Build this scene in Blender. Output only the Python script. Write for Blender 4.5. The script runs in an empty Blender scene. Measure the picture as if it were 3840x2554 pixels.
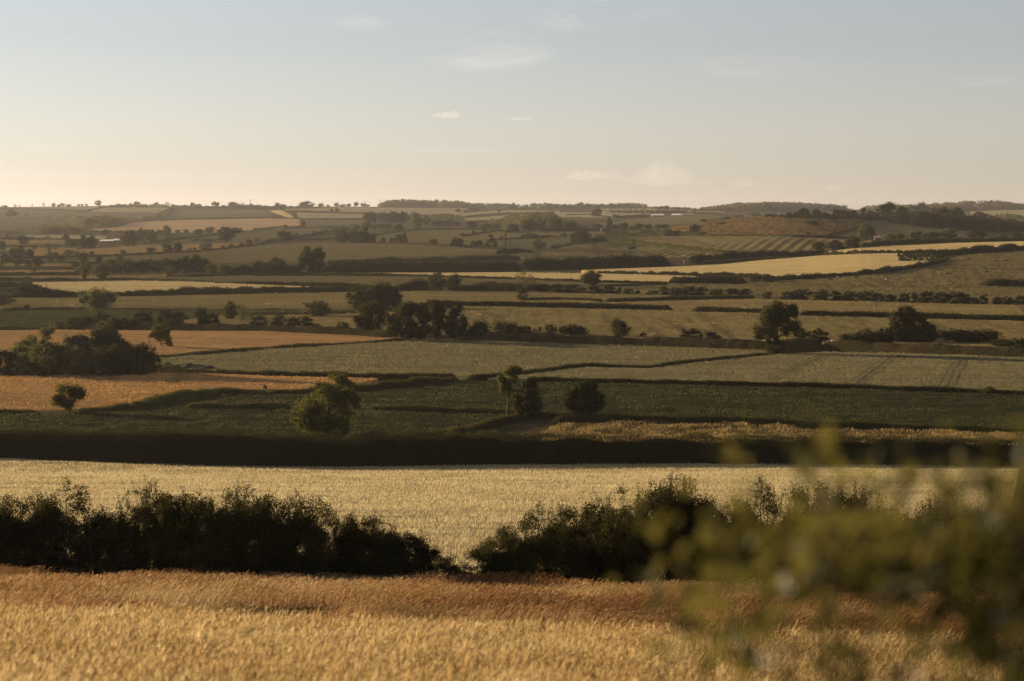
SKY_STRENGTH = 0.05
SKY_SAT = 0.48
SKY_TINT = (1.06, 0.965, 0.965, 1)
SUN_ROT = __import__('math').radians(-60.0)
CIRRUS = (8.0, 7.4, 6.8, 1)
EXPOSURE = 1.42
HAZE = 0.000027
HAZE_COL = (0.75, 0.72, 0.70)
CLOUD = 0.0007
import bpy, math, random
import numpy as np
from mathutils import Vector
rng = np.random.default_rng(11)
random.seed(5)
SC = bpy.context.scene
COL = SC.collection
# ------------------------------------------------------------------ camera model (units: metres, eye at the origin)
FPX = 3840 * 70.0 / 36.0
ROW0 = 780.0
PITCH = math.atan((1277 - ROW0) / FPX)
CP, SP = math.cos(PITCH), math.sin(PITCH)
SUN_EL = math.radians(11.0)
SUN_AZ = math.radians(-60.0)          # from +Y towards +X

def ray(px, py):
    cx = (np.asarray(px, float) - 1920) / FPX
    cy = -(np.asarray(py, float) - 1277) / FPX
    Y = CP + cy * SP
    return cx / Y, (-SP + cy * CP) / Y

def pchip(xk, yk, x):
    xk = np.asarray(xk, float); yk = np.asarray(yk, float); x = np.asarray(x, float)
    h = np.diff(xk); d = np.diff(yk) / h
    m = np.zeros_like(yk)
    for i in range(1, len(xk) - 1):
        if d[i-1] * d[i] > 0:
            w1 = 2*h[i] + h[i-1]; w2 = h[i] + 2*h[i-1]
            m[i] = (w1 + w2) / (w1/d[i-1] + w2/d[i])
    m[0] = d[0]; m[-1] = d[-1]
    i = np.clip(np.searchsorted(xk, x) - 1, 0, len(h) - 1)
    t = np.clip((x - xk[i]) / h[i], 0, 1)
    return (yk[i]*(2*t**3-3*t**2+1) + m[i]*h[i]*(t**3-2*t**2+t) + yk[i+1]*(-2*t**3+3*t**2) + m[i+1]*h[i]*(t**3-t**2))

def hash2(ix, iy, seed):
    n = (ix.astype(np.int64)*374761393 + iy.astype(np.int64)*668265263 + seed*974711) & 0xffffffff
    n = ((n ^ (n >> 13)) * 1274126177) & 0xffffffff
    return ((n ^ (n >> 16)) & 0xffff) / 65535.0

def vnoise(x, y, seed=0):
    x = np.asarray(x, float); y = np.asarray(y, float)
    ix = np.floor(x).astype(np.int64); iy = np.floor(y).astype(np.int64)
    fx = x-ix; fy = y-iy
    fx = fx*fx*(3-2*fx); fy = fy*fy*(3-2*fy)
    a = hash2(ix, iy, seed); b = hash2(ix+1, iy, seed); c = hash2(ix, iy+1, seed); d = hash2(ix+1, iy+1, seed)
    return (a*(1-fx)+b*fx)*(1-fy) + (c*(1-fx)+d*fx)*fy - 0.5

# ------------------------------------------------------------------ terrain: one height field over (column, distance)
NEAR = [(0.5,-1.85),(8,-3.4),(23,-6.2),(38,-8.65),(60,-12.4),(97,-18.7),(150,-24.9),(200,-30.2),(260,-36.3),(312,-41.0),(350,-42.3),(450,-42.4),(700,-42.2),(1000,-42.0)]
PROF = {
 -400:[(1500,987),(2200,922),(2700,885),(3200,866),(3600,850),(4200,825),(5000,800),(5700,782),(6300,776),(9000,790)],
    0:[(1500,987),(2200,922),(2700,885),(3200,866),(3600,850),(4200,825),(5000,798),(5700,781),(6300,776),(9000,790)],
  480:[(1500,986),(2200,918),(2700,880),(3300,848),(4200,816),(5000,792),(5700,779),(6300,775),(9000,790)],
  960:[(1500,988),(1800,950),(2200,912),(2800,868),(3500,838),(4300,810),(5000,787),(5700,778),(6300,776),(9000,790)],
 1440:[(1500,986),(1900,930),(2300,898),(2800,868),(3500,838),(4500,802),(5500,782),(6300,775),(9000,788)],
 1920:[(1500,985),(1700,958),(2000,918),(2500,875),(3200,845),(4200,815),(5500,790),(6500,780),(9000,788)],
 2400:[(1300,1012),(1500,975),(1800,933),(2100,895),(2600,858),(3300,835),(4200,812),(5500,792),(6500,783),(9000,790)],
 2700:[(1300,1006),(1500,960),(1700,925),(1900,893),(2200,850),(2380,822),(2600,824),(3300,826),(4200,813),(5500,795),(6500,786),(9000,792)],
 3000:[(1300,990),(1500,947),(1700,906),(1900,872),(2150,830),(2350,806),(2600,816),(3300,830),(4500,814),(6500,786),(9000,792)],
 3300:[(1200,1000),(1400,945),(1600,915),(1850,893),(2150,858),(2450,812),(2700,816),(3300,835),(4500,818),(6500,786),(9000,792)],
 3840:[(1200,998),(1400,945),(1600,914),(1850,898),(2200,880),(2500,858),(2800,852),(3300,835),(4500,808),(6500,786),(9000,792)],
 4400:[(1200,998),(1400,945),(1600,912),(1850,896),(2200,876),(2500,856),(2800,850),(3300,835),(4500,808),(6500,786),(9000,792)],
}
def v_of_row(r):
    cy = -(r - 1277) / FPX
    return (-SP + cy*CP) / (CP + cy*SP)
NYT, NUT = 900, 241
LY = np.linspace(math.log(0.5), math.log(16000), NYT); YT = np.exp(LY)
UT = np.linspace(-0.6, 0.6, NUT)
_cols = sorted(PROF); _cu = np.array([(c-1920)/FPX for c in _cols])
_zc = []
for c in _cols:
    pts = list(NEAR) + [(d, v_of_row(r)*d) for d, r in PROF[c]] + [(16000, -95.0)]
    _zc.append(pchip(np.log([p[0] for p in pts]), [p[1] for p in pts], LY))
_zc = np.array(_zc)
ZT = np.zeros((NUT, NYT))
for j in range(NYT):
    ZT[:, j] = pchip(_cu, _zc[:, j], np.clip(UT, _cu[0], _cu[-1]))
_X = UT[:, None]*YT[None, :]; _Y = np.broadcast_to(YT[None, :], _X.shape)
_f = np.clip((260-_Y)/140, 0, 1); _f = _f*_f*(3-2*_f)
ZT += -np.interp(_Y, [0, 40, 95, 150, 260], [0.036, 0.036, 0.019, 0.010, 0.0])*np.clip(_X, -70, 70)
_g = np.clip((_Y-340)/200, 0, 1)
ZT += _g*(1.1*vnoise(_X/170, _Y/260, 3) + 0.4*vnoise(_X/60, _Y/90, 4)) * np.clip((2600-_Y)/800, 0.0, 1)
ZT += np.clip((_Y-2200)/800, 0, 1)*(5.0*vnoise(_X/420, _Y/800, 8)+2.0*vnoise(_X/170, _Y/420, 9))

def ground(X, Y):
    X = np.asarray(X, float); Y = np.asarray(Y, float)
    Yc = np.maximum(Y, 0.5)
    u = np.clip(X/Yc, UT[0], UT[-1]-1e-9)
    fu = (u-UT[0])/(UT[1]-UT[0]); iu = np.clip(fu.astype(int), 0, NUT-2); fu = fu-iu
    fy = (np.log(np.clip(Yc, YT[0], YT[-1]*0.99999))-LY[0])/(LY[1]-LY[0]); iy = np.clip(fy.astype(int), 0, NYT-2); fy = fy-iy
    z = (ZT[iu, iy]*(1-fu)+ZT[iu+1, iy]*fu)*(1-fy)+(ZT[iu, iy+1]*(1-fu)+ZT[iu+1, iy+1]*fu)*fy
    return z + np.where(Y < 0.5, (0.5-Y)*0.05, 0)

def unproject(px, py):
    """first point of the terrain seen through the pixels (source-photo pixels)"""
    px = np.atleast_1d(np.asarray(px, float)); py = np.atleast_1d(np.asarray(py, float))
    px, py = np.broadcast_arrays(px, py); shp = px.shape
    u, v = ray(px.ravel(), py.ravel()); n = len(u); Yo = np.zeros(n)
    j0 = np.searchsorted(YT, 15.0)
    for s in range(0, n, 6000):
        uu = u[s:s+6000]; vv = v[s:s+6000]
        fu = (np.clip(uu, UT[0], UT[-1]-1e-9)-UT[0])/(UT[1]-UT[0]); iu = np.clip(fu.astype(int), 0, NUT-2); fu = (fu-iu)[:, None]
        g = (ZT[iu, j0:]*(1-fu)+ZT[iu+1, j0:]*fu) - vv[:, None]*YT[None, j0:]
        hit = g >= 0
        k = np.argmax(hit, axis=1)
        none = ~hit.any(axis=1)
        kc = np.argmax(g/YT[None, j0:]*(YT[None, j0:] < 7200) - (YT[None, j0:] >= 7200), axis=1)
        k = np.where(none, kc, k)
        r = np.arange(len(k)); km = np.maximum(k-1, 0)
        g1 = g[r, k]; g0 = g[r, km]
        t = np.where((k > 0) & ~none, g0/np.where(np.abs(g0-g1) < 1e-9, -1e-9, g0-g1), 1.0)
        t = np.clip(t, 0, 1)
        Yo[s:s+6000] = YT[j0+km] + (YT[j0+k]-YT[j0+km])*t
    X = u*Yo
    P = np.stack([X, Yo, ground(X, Yo)], 1)
    return P.reshape(shp+(3,))

# ------------------------------------------------------------------ object helpers
def tag(o, label=None, cat=None, group=None, kind=None):
    if label: o['label'] = label
    if cat: o['category'] = cat
    if group: o['group'] = group
    if kind: o['kind'] = kind
    return o
def empty(name, loc, rz=0):
    o = bpy.data.objects.new(name, None); o.location = loc; o.rotation_euler = (0, 0, rz); COL.objects.link(o)
    o.empty_display_size = 0.5
    return o
def link(name, me, parent=None, loc=None):
    o = bpy.data.objects.new(name, me); COL.objects.link(o)
    if parent is not None: o.parent = parent
    if loc is not None: o.location = loc
    return o
def mesh(name, V, faces, mats, attrs=None, mat_idx=None, smooth=False):
    """faces: list of int arrays (n,k)"""
    V = np.asarray(V, np.float32)
    me = bpy.data.meshes.new(name)
    me.vertices.add(len(V)); me.vertices.foreach_set('co', V.ravel())
    faces = [np.asarray(f, np.int32) for f in faces if len(f)]
    tot = np.concatenate([np.full(len(f), f.shape[1], np.int32) for f in faces])
    idx = np.concatenate([f.ravel() for f in faces])
    st = np.concatenate([[0], np.cumsum(tot)[:-1]]).astype(np.int32)
    me.loops.add(len(idx)); me.loops.foreach_set('vertex_index', idx)
    me.polygons.add(len(tot)); me.polygons.foreach_set('loop_start', st); me.polygons.foreach_set('loop_total', tot)
    for m in (mats if isinstance(mats, (list, tuple)) else [mats]): me.materials.append(m)
    if mat_idx is not None: me.polygons.foreach_set('material_index', np.asarray(mat_idx, np.int32))
    if smooth: me.polygons.foreach_set('use_smooth', np.ones(len(tot), bool))
    if attrs:
        for k, a in attrs.items():
            at = me.attributes.new(k, 'FLOAT', 'POINT'); at.data.foreach_set('value', np.asarray(a, np.float32))
    me.update(calc_edges=True)
    return me

# ------------------------------------------------------------------ materials
class NT:
    def __init__(self, name):
        self.m = bpy.data.materials.new(name); self.m.use_nodes = True
        self.t = self.m.node_tree; self.t.nodes.clear()
        self.out = self.n('ShaderNodeOutputMaterial')
    def n(self, typ, **kw):
        nd = self.t.nodes.new(typ)
        for k, v in kw.items():
            if k.startswith('_'): setattr(nd, k[1:], v)
            else:
                nd.inputs[int(k[1:]) if k[0] == 'i' and k[1:].isdigit() else k.replace('__', ' ')].default_value = v
        return nd
    def l(self, a, b): self.t.links.new(a, b)
    def mixc(self, fac, a, b):
        nd = self.t.nodes.new('ShaderNodeMix'); nd.data_type = 'RGBA'
        for s, v in ((nd.inputs[0], fac), (nd.inputs[6], a), (nd.inputs[7], b)):
            if hasattr(v, 'links'): self.l(v, s)
            elif isinstance(v, (int, float)): s.default_value = v
            else: s.default_value = (*v, 1)
        return nd.outputs[2]
    def rng(self, v, a, b, c=0.0, d=1.0):
        nd = self.t.nodes.new('ShaderNodeMapRange')
        self.l(v, nd.inputs[0]); nd.inputs[1].default_value = a; nd.inputs[2].default_value = b
        nd.inputs[3].default_value = c; nd.inputs[4].default_value = d
        return nd.outputs[0]
    def noise(self, vec, scale, detail=3, rough=0.6):
        nd = self.t.nodes.new('ShaderNodeTexNoise'); nd.inputs['Scale'].default_value = scale
        nd.inputs['Detail'].default_value = detail; nd.inputs['Roughness'].default_value = rough
        self.l(vec, nd.inputs['Vector'])
        return nd.outputs[0]
    def mapped(self, rot=0.0, scale=(1, 1, 1)):
        tc = self.t.nodes.new('ShaderNodeTexCoord'); mp = self.t.nodes.new('ShaderNodeMapping'); mp.vector_type = 'TEXTURE'
        mp.inputs['Rotation'].default_value = (0, 0, rot); mp.inputs['Scale'].default_value = tuple(1/q for q in scale)
        self.l(tc.outputs['Object'], mp.inputs['Vector'])
        return mp.outputs[0]

def crop(name, a, b, c=None, row=0.0, big=0.012, fine=0.55, stretch=0.12, bump=0.6, bdist=0.5, weeds=0.0, dark=(0.05,0.05,0.02)):
    """standing crop or grass seen from afar: two greens or golds in broad patches, streaks along the drill rows, rough canopy"""
    t = NT(name)
    v = t.mapped(row, (1, stretch, 1)); w = t.mapped(0)
    n1 = t.noise(w, big, 4, 0.55); n2 = t.noise(v, fine*0.35, 3, 0.65); n3 = t.noise(w, fine*2.2, 2, 0.7)
    k_ = 1.0 if 'ripe' in name else 0.84
    a, b = (tuple(x*k_ for x in q) for q in (a, b)); c = tuple(x*k_ for x in c) if c else None
    col = t.mixc(t.rng(n1, 0.35, 0.65), a, b)
    c = c or tuple(x*0.62 for x in a)
    col = t.mixc(t.rng(n2, 0.46, 0.72, 0, 0.75), col, c)
    n5 = t.noise(t.mapped(row, (1, 0.04, 1)), fine*0.42, 2, 0.6); col = t.mixc(t.rng(n5, 0.5, 0.66, 0, 0.6), col, tuple(x*0.7 for x in c))
    col = t.mixc(t.rng(n3, 0.5, 0.8, 0, 0.45), col, tuple(x*0.6 for x in c))
    if weeds:
        n4 = t.noise(w, 0.35, 2, 0.5); col = t.mixc(t.rng(n4, 0.72-weeds*0.1, 0.74-weeds*0.1), col, dark)
    bp = t.n('ShaderNodeBump', Strength=bump, Distance=bdist)
    ad = t.n('ShaderNodeMath', _operation='ADD'); t.l(n2, ad.inputs[0]); t.l(n3, ad.inputs[1])
    t.l(ad.outputs[0], bp.inputs['Height'])
    p = t.n('ShaderNodeBsdfDiffuse', Roughness=0.8)
    t.l(col, p.inputs['Color']); t.l(bp.outputs[0], p.inputs['Normal']); t.l(p.outputs[0], t.out.inputs[0])
    return t.m

def leafmat(name, a, b, trans=0.35, tcol=None, gloss=0.0):
    t = NT(name)
    oi = t.n('ShaderNodeObjectInfo'); at = t.n('ShaderNodeAttribute', _attribute_name='rnd')
    col = t.mixc(at.outputs['Fac'], a, b)
    hs = t.n('ShaderNodeHueSaturation'); t.l(col, hs.inputs['Color'])
    t.l(t.rng(oi.outputs['Random'], 0, 1, 0.72, 1.28), hs.inputs['Value'])
    t.l(t.rng(oi.outputs['Random'], 0, 1, 0.485, 0.51), hs.inputs['Hue'])
    d = t.n('ShaderNodeBsdfDiffuse'); t.l(hs.outputs[0], d.inputs['Color'])
    tr = t.n('ShaderNodeBsdfTranslucent')
    t.l(t.mixc(0.65, hs.outputs[0], tcol or (a[0]*2.2, a[1]*2.0, a[2]*0.8)), tr.inputs['Color'])
    mx = t.n('ShaderNodeMixShader', i0=trans); t.l(d.outputs[0], mx.inputs[1]); t.l(tr.outputs[0], mx.inputs[2])
    o = mx.outputs[0]
    if gloss:
        g = t.n('ShaderNodeBsdfGlossy', Roughness=0.38); g.inputs['Color'].default_value = (0.8, 0.8, 0.8, 1)
        m2 = t.n('ShaderNodeMixShader', i0=gloss); t.l(o, m2.inputs[1]); t.l(g.outputs[0], m2.inputs[2]); o = m2.outputs[0]
    t.l(o, t.out.inputs[0])
    return t.m

def strawmat(name, stops, trans=0.35, patch=None):
    """stalks: colour by a per-stalk random number, with broad patches of another colour"""
    t = NT(name)
    at = t.n('ShaderNodeAttribute', _attribute_name='rnd')
    cr = t.n('ShaderNodeValToRGB'); e = cr.color_ramp.elements
    e[0].position = stops[0][0]; e[0].color = (*stops[0][1], 1); e[1].position = stops[-1][0]; e[1].color = (*stops[-1][1], 1)
    for p, c in stops[1:-1]:
        q = e.new(p); q.color = (*c, 1)
    t.l(at.outputs['Fac'], cr.inputs[0]); col = cr.outputs[0]
    if patch:
        pa = t.n('ShaderNodeAttribute', _attribute_name='patch')
        col = t.mixc(pa.outputs['Fac'], col, patch)
    d = t.n('ShaderNodeBsdfDiffuse'); t.l(col, d.inputs['Color'])
    tr = t.n('ShaderNodeBsdfTranslucent'); t.l(col, tr.inputs['Color'])
    mx = t.n('ShaderNodeMixShader', i0=trans); t.l(d.outputs[0], mx.inputs[1]); t.l(tr.outputs[0], mx.inputs[2]); t.l(mx.outputs[0], t.out.inputs[0])
    return t.m

def tuftmat(name, a, b, trans=0.45):
    t = NT(name); at = t.n('ShaderNodeAttribute', _attribute_name='rnd'); col = t.mixc(at.outputs['Fac'], a, b)
    d = t.n('ShaderNodeBsdfDiffuse'); t.l(col, d.inputs['Color']); tr = t.n('ShaderNodeBsdfTranslucent'); t.l(col, tr.inputs['Color'])
    mx = t.n('ShaderNodeMixShader', i0=trans); t.l(d.outputs[0], mx.inputs[1]); t.l(tr.outputs[0], mx.inputs[2]); t.l(mx.outputs[0], t.out.inputs[0])
    return t.m

def plain(name, a, b=None, scale=2.0, rough=0.8, bump=0.3, metal=0.0):
    t = NT(name); v = t.mapped()
    n = t.noise(v, scale, 4, 0.6)
    p = t.n('ShaderNodeBsdfPrincipled', Roughness=rough, Metallic=metal); p.inputs['Specular IOR Level'].default_value = 0.5 if rough < 0.5 else 0.08
    t.l(t.mixc(t.rng(n, 0.3, 0.7), a, b or tuple(x*0.7 for x in a)), p.inputs['Base Color'])
    bp = t.n('ShaderNodeBump', Strength=bump, Distance=0.1); t.l(n, bp.inputs['Height']); t.l(bp.outputs[0], p.inputs['Normal'])
    t.l(p.outputs[0], t.out.inputs[0])
    return t.m

# ------------------------------------------------------------------ foliage
def unit(a): return a/np.maximum(np.linalg.norm(a, axis=-1, keepdims=True), 1e-9)
def leaf_quads(P, N, size, r, asp=0.62):
    """one pointed leaf (or leaf clump) per point, facing N"""
    n = len(P); N = unit(N)
    t = unit(np.cross(N, r.normal(size=(n, 3)))); b = np.cross(N, t)
    s = (size*r.uniform(0.6, 1.35, n))[:, None]*0.5
    V = np.stack([P+t*s, P+b*s*asp+N*s*0.15, P-t*s, P-b*s*asp+N*s*0.15], 1).reshape(-1, 3)
    return V, np.arange(4*n).reshape(n, 4)
def tubes(paths, sides=6):
    VV, FF, o = [], [], 0
    for pts, rad in paths:
        pts = np.asarray(pts, float); k = len(pts)
        d = unit(np.gradient(pts, axis=0)); a = unit(np.cross(d, np.array([0.31, 0.95, 0.07]))); b = np.cross(d, a)
        th = np.arange(sides)*2*math.pi/sides
        ring = pts[:, None, :]+np.asarray(rad)[:, None, None]*(a[:, None, :]*np.cos(th)[None, :, None]+b[:, None, :]*np.sin(th)[None, :, None])
        VV.append(ring.reshape(-1, 3))
        i, j = np.meshgrid(np.arange(k-1), np.arange(sides), indexing='ij'); i = i.ravel(); j = j.ravel(); j2 = (j+1) % sides
        FF.append(np.stack([i*sides+j, i*sides+j2, (i+1)*sides+j2, (i+1)*sides+j], 1)+o); o += k*sides
    return np.concatenate(VV), np.concatenate(FF)
def bent(a, b, r, amp, k=6):
    a = np.asarray(a, float); b = np.asarray(b, float); t = np.linspace(0, 1, k)[:, None]
    L = np.linalg.norm(b-a); off = r.normal(size=3)*amp*L
    return a+(b-a)*t+off*np.sin(t*math.pi)+r.normal(size=(k, 3))*amp*L*0.12*np.sin(t*math.pi)

def crown_clumps(kind, W, H, r):
    """clump centres and radii inside the crown of a tree W wide and H tall, foot at the origin"""
    R = W/2; C = []
    if kind == 'round':   c0, rz, n, rc, lo = 0.57, 0.43, 42, 0.31, 0.15
    elif kind == 'bush':  c0, rz, n, rc, lo = 0.42, 0.58, 34, 0.30, 0.02
    elif kind == 'willow':c0, rz, n, rc, lo = 0.52, 0.48, 40, 0.28, 0.05
    elif kind == 'tall':  c0, rz, n, rc, lo = 0.53, 0.47, 54, 0.30, 0.05
    elif kind == 'sparse':c0, rz, n, rc, lo = 0.62, 0.38, 20, 0.24, 0.22
    elif kind == 'ash':   c0, rz, n, rc, lo = 0.53, 0.47, 58, 0.21, 0.06
    elif kind == 'conifer': c0, rz, n, rc, lo = 0.5, 0.5, 40, 0.3, 0.06
    lean = r.normal(size=2)*(0.03 if kind == 'tall' else 0.05)*H
    lob = r.uniform(0, 6.28, 3)
    while len(C) < n:
        d = r.normal(size=3); d /= np.linalg.norm(d); q = r.uniform(0.25, 1)**0.5
        a = math.atan2(d[1], d[0])
        lobe = 1+0.16*math.sin(2*a+lob[0])+0.12*math.sin(3*a+lob[1]+2*d[2])
        rr = rc*R*r.uniform(0.7, 1.3)
        if kind == 'conifer':
            z = r.uniform(0.08, 0.95); wv = (1-z)**0.7*0.9+0.1
            p = np.array([math.cos(a)*R*wv*q, math.sin(a)*R*wv*q, z*H]); rr = rc*R*(0.45+0.5*wv)
        else:
            p = np.array([d[0]*(R-rr*0.75)*q*lobe, d[1]*(R-rr*0.75)*q*lobe, c0*H+d[2]*max(rz*H-rr*0.7, 0.1*H)*q*(1+0.08*math.sin(3*a+lob[2]))])
        if p[2] < lo*H: 
            if kind in ('round', 'sparse', 'ash'): continue
            p[2] = lo*H+r.uniform(0, 0.12)*H
        p[:2] += lean*(p[2]/H)
        C.append((*p, rr*(1.15 if kind in ('bush', 'round', 'willow') else 1.0)))
    return np.array(C)
_g = (1+5**0.5)/2
ICO = unit(np.array([(-1,_g,0),(1,_g,0),(-1,-_g,0),(1,-_g,0),(0,-1,_g),(0,1,_g),(0,-1,-_g),(0,1,-_g),(_g,0,-1),(_g,0,1),(-_g,0,-1),(-_g,0,1)], float))
ICOF = np.array([(0,11,5),(0,5,1),(0,1,7),(0,7,10),(0,10,11),(1,5,9),(5,11,4),(11,10,2),(10,7,6),(7,1,8),(3,9,4),(3,4,2),(3,2,6),(3,6,8),(3,8,9),(4,9,5),(2,4,11),(6,2,10),(8,6,7),(9,8,1)])
def cores(C, f, r):
    """solid dark blobs added inside each clump so the crown reads dense and dark"""
    n = len(C); V = C[:, None, :3]+ICO[None]*(C[:, 3]*f)[:, None, None]*r.uniform(0.75, 1.2, (n, 12, 1))*np.array([1, 1, 0.8])
    F = (ICOF[None]+12*np.arange(n)[:, None, None]).reshape(-1, 3)
    return V.reshape(-1, 3), F
def tree_mesh(kind, W, H, n, leaf, seed, mats, one=False, lobes=None):
    r = np.random.default_rng(seed)
    if lobes is None: C = crown_clumps(kind, W, H, r)
    else:           # boughs observed in the photo: (across, up, radius) in metres; each is broken into smaller clumps in depth
        for l in list(lobes):      # join neighbouring boughs
            m_ = min((q for q in lobes if q is not l), key=lambda q: (q[0]-l[0])**2+(q[1]-l[1])**2); lobes = lobes+[((l[0]+m_[0])/2, (l[1]+m_[1])/2, (l[2]+m_[2])*0.46)]
        C = []; xs_ = [l[0] for l in lobes]; xc = (min(xs_)+max(xs_))/2
        for (lx, lz, lr) in lobes:
            yd = 0.55*math.sqrt(max((W/2)**2-(lx-xc)**2, (0.15*W)**2))
            for _ in range(7):
                v = unit(r.normal(size=3)); C.append((lx+v[0]*lr*0.55, r.uniform(-1, 1)*yd*0.8+v[1]*lr*0.4, max(lz+v[2]*lr*0.55, lr*0.4), lr*r.uniform(0.5, 0.86)))
        C = np.array(C)
    wgt = C[:, 3]**2; idx = r.choice(len(C), n, p=wgt/wgt.sum())
    d = unit(r.normal(size=(n, 3))); q = r.uniform(0, 1, n)**0.42
    sq = np.array([1, 1, 0.78]) if kind != 'willow' else np.array([0.9, 0.9, 1.25])
    P = C[idx, :3]+d*sq*(C[idx, 3]*q)[:, None]
    # stray sprays that break the outline
    st = r.random(n) < 0.10; P[st] += d[st]*(C[idx[st], 3]*r.uniform(0.1, 0.55, st.sum()))[:, None]
    if kind == 'willow': P[:, 2] -= r.uniform(0, 0.06, n)*H*(r.random(n) < 0.5)
    lo_, hi_ = np.percentile(P, 1.5, axis=0), np.percentile(P, 98.5, axis=0)
    S = np.array([W/(hi_[0]-lo_[0]), W/(hi_[1]-lo_[1]), 1.0]); O = np.array([(lo_[0]+hi_[0])/2, (lo_[1]+hi_[1])/2, 0])
    z0 = {'round': 0.10, 'sparse': 0.14, 'ash': 0.06}.get(kind, 0.0)*H
    fit = lambda Q: np.stack([(Q[:, 0]-O[0])*S[0], (Q[:, 1]-O[1])*S[1], np.where(Q[:, 2] < lo_[2], Q[:, 2]*z0/max(lo_[2], 1e-6), z0+(Q[:, 2]-lo_[2])*(H-z0)/(hi_[2]-lo_[2]))], 1)
    if lobes is None: P = fit(P); C = np.concatenate([fit(C[:, :3]), C[:, 3:]], 1)
    P[:, 2] = np.maximum(P[:, 2], 0.01*H)
    N = unit(d*0.8+r.normal(size=(n, 3))*0.6)
    V, F = leaf_quads(P, N, leaf, r)
    rnd = np.repeat(np.clip(0.5+0.28*r.normal(size=n)+0.5*(r.random(len(C))[idx]-0.5), 0, 1), 4)
    # trunk and limbs
    paths = []; tr = max(0.022*H, 0.028*W)*(1.0 if kind not in ('bush',) else 0.5)
    top = C[np.argmax(C[:, 2])]
    stem_n = 1 if kind != 'bush' else 4
    for s in range(stem_n):
        foot = np.array([r.normal()*0.06*W*(stem_n > 1), r.normal()*0.06*W*(stem_n > 1), -0.02*H])
        tip = top[:3]*np.array([0.6, 0.6, 0.9]) if stem_n == 1 else C[r.integers(len(C)), :3]
        pt = bent(foot, tip, r, 0.03, 8); paths.append((pt, tr*np.array([1.35, 1.0, .88, .76, .62, .46, .3, .14])))
        for c in C[r.permutation(len(C))[:(16 if kind in ('sparse', 'ash') else 11)//stem_n+1]]:
            i = int(np.clip(np.searchsorted(pt[:, 2], c[2]*0.62), 1, 5))
            paths.append((bent(pt[i], c[:3], r, 0.09, 5), tr*0.5*np.linspace(1, 0.15, 5)*(1-0.08*i)))
    tv, tf = tubes(paths, 6 if n > 1500 else 4)
    kv, kf = cores(C, {'sparse': 0.25, 'ash': 0.40}.get(kind, 0.66), r); kv[:, 2] = np.maximum(kv[:, 2], 0.0)
    if one:
        Vv = np.concatenate([V, tv, kv]); return mesh(kind, Vv, [np.concatenate([F, tf+len(V)]), kf+len(V)+len(tv)], mats, {'rnd': np.concatenate([rnd, np.zeros(len(tv)+len(kv))])},
                    np.concatenate([np.zeros(len(F), int), np.ones(len(tf), int), np.zeros(len(kf), int)]))
    return mesh('crown', np.concatenate([V, kv]), [F, kf+len(V)], mats[0], {'rnd': np.concatenate([rnd, np.zeros(len(kv))])}), mesh('trunk', tv, [tf], mats[1], smooth=True)
def bare_mesh(W, H, seed, mat):
    r = np.random.default_rng(seed); paths = []
    def grow(a, d, L, rad, lev):
        b = a+d*L; paths.append((bent(a, b, r, 0.06, 4), np.linspace(rad, rad*0.55, 4)))
        if lev == 0: return
        for _ in range(4 if lev > 1 else 3):
            nd = unit(d*0.8+r.normal(size=3)*0.55+np.array([0, 0, .12])); t = r.uniform(0.55, 1.0)
            grow(a+(b-a)*t, nd, L*r.uniform(0.5, 0.72), rad*0.5, lev-1)
    grow(np.array([0, 0, -0.1]), np.array([0.03, 0, 1.0]), 0.42, 0.028, 4)
    V, F = tubes(paths, 4)
    V[:, 0] *= W/np.ptp(V[:, 0]); V[:, 1] *= W/np.ptp(V[:, 1]); V[:, 2] *= H/V[:, 2].max()
    return mesh('bare_tree', V, [F], mat)
# ------------------------------------------------------------------ camera, sun, sky
cam = bpy.data.cameras.new('camera'); cam.lens = 70; cam.sensor_width = 36; cam.sensor_fit = 'HORIZONTAL'
cam.clip_start = 0.05; cam.clip_end = 90000
cam.dof.use_dof = True; cam.dof.focus_distance = 200; cam.dof.aperture_fstop = 1.8
co = bpy.data.objects.new('camera', cam); COL.objects.link(co); co.location = (0, 0, 0); co.rotation_euler = (math.pi/2-PITCH, 0, 0)
SC.camera = co
sd = Vector((math.sin(SUN_AZ)*math.cos(SUN_EL), math.cos(SUN_AZ)*math.cos(SUN_EL), math.sin(SUN_EL)))
sl = bpy.data.lights.new('sun', 'SUN'); sl.energy = 5.0; sl.angle = math.radians(0.55); sl.color = (1.0, 0.80, 0.55)
so = bpy.data.objects.new('sun', sl); COL.objects.link(so); so.rotation_euler = sd.to_track_quat('Z', 'Y').to_euler()
W = bpy.data.worlds.new('World'); SC.world = W; W.use_nodes = True
wt = W.node_tree; wt.nodes.clear()
wo = wt.nodes.new('ShaderNodeOutputWorld'); bg = wt.nodes.new('ShaderNodeBackground'); bg.inputs[1].default_value = SKY_STRENGTH
sky = wt.nodes.new('ShaderNodeTexSky'); sky.sky_type = 'NISHITA'; sky.sun_disc = False
sky.sun_elevation = SUN_EL; sky.sun_rotation = SUN_ROT; sky.air_density = 1.0; sky.dust_density = 0.2; sky.ozone_density = 2.7; sky.altitude = 100
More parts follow.
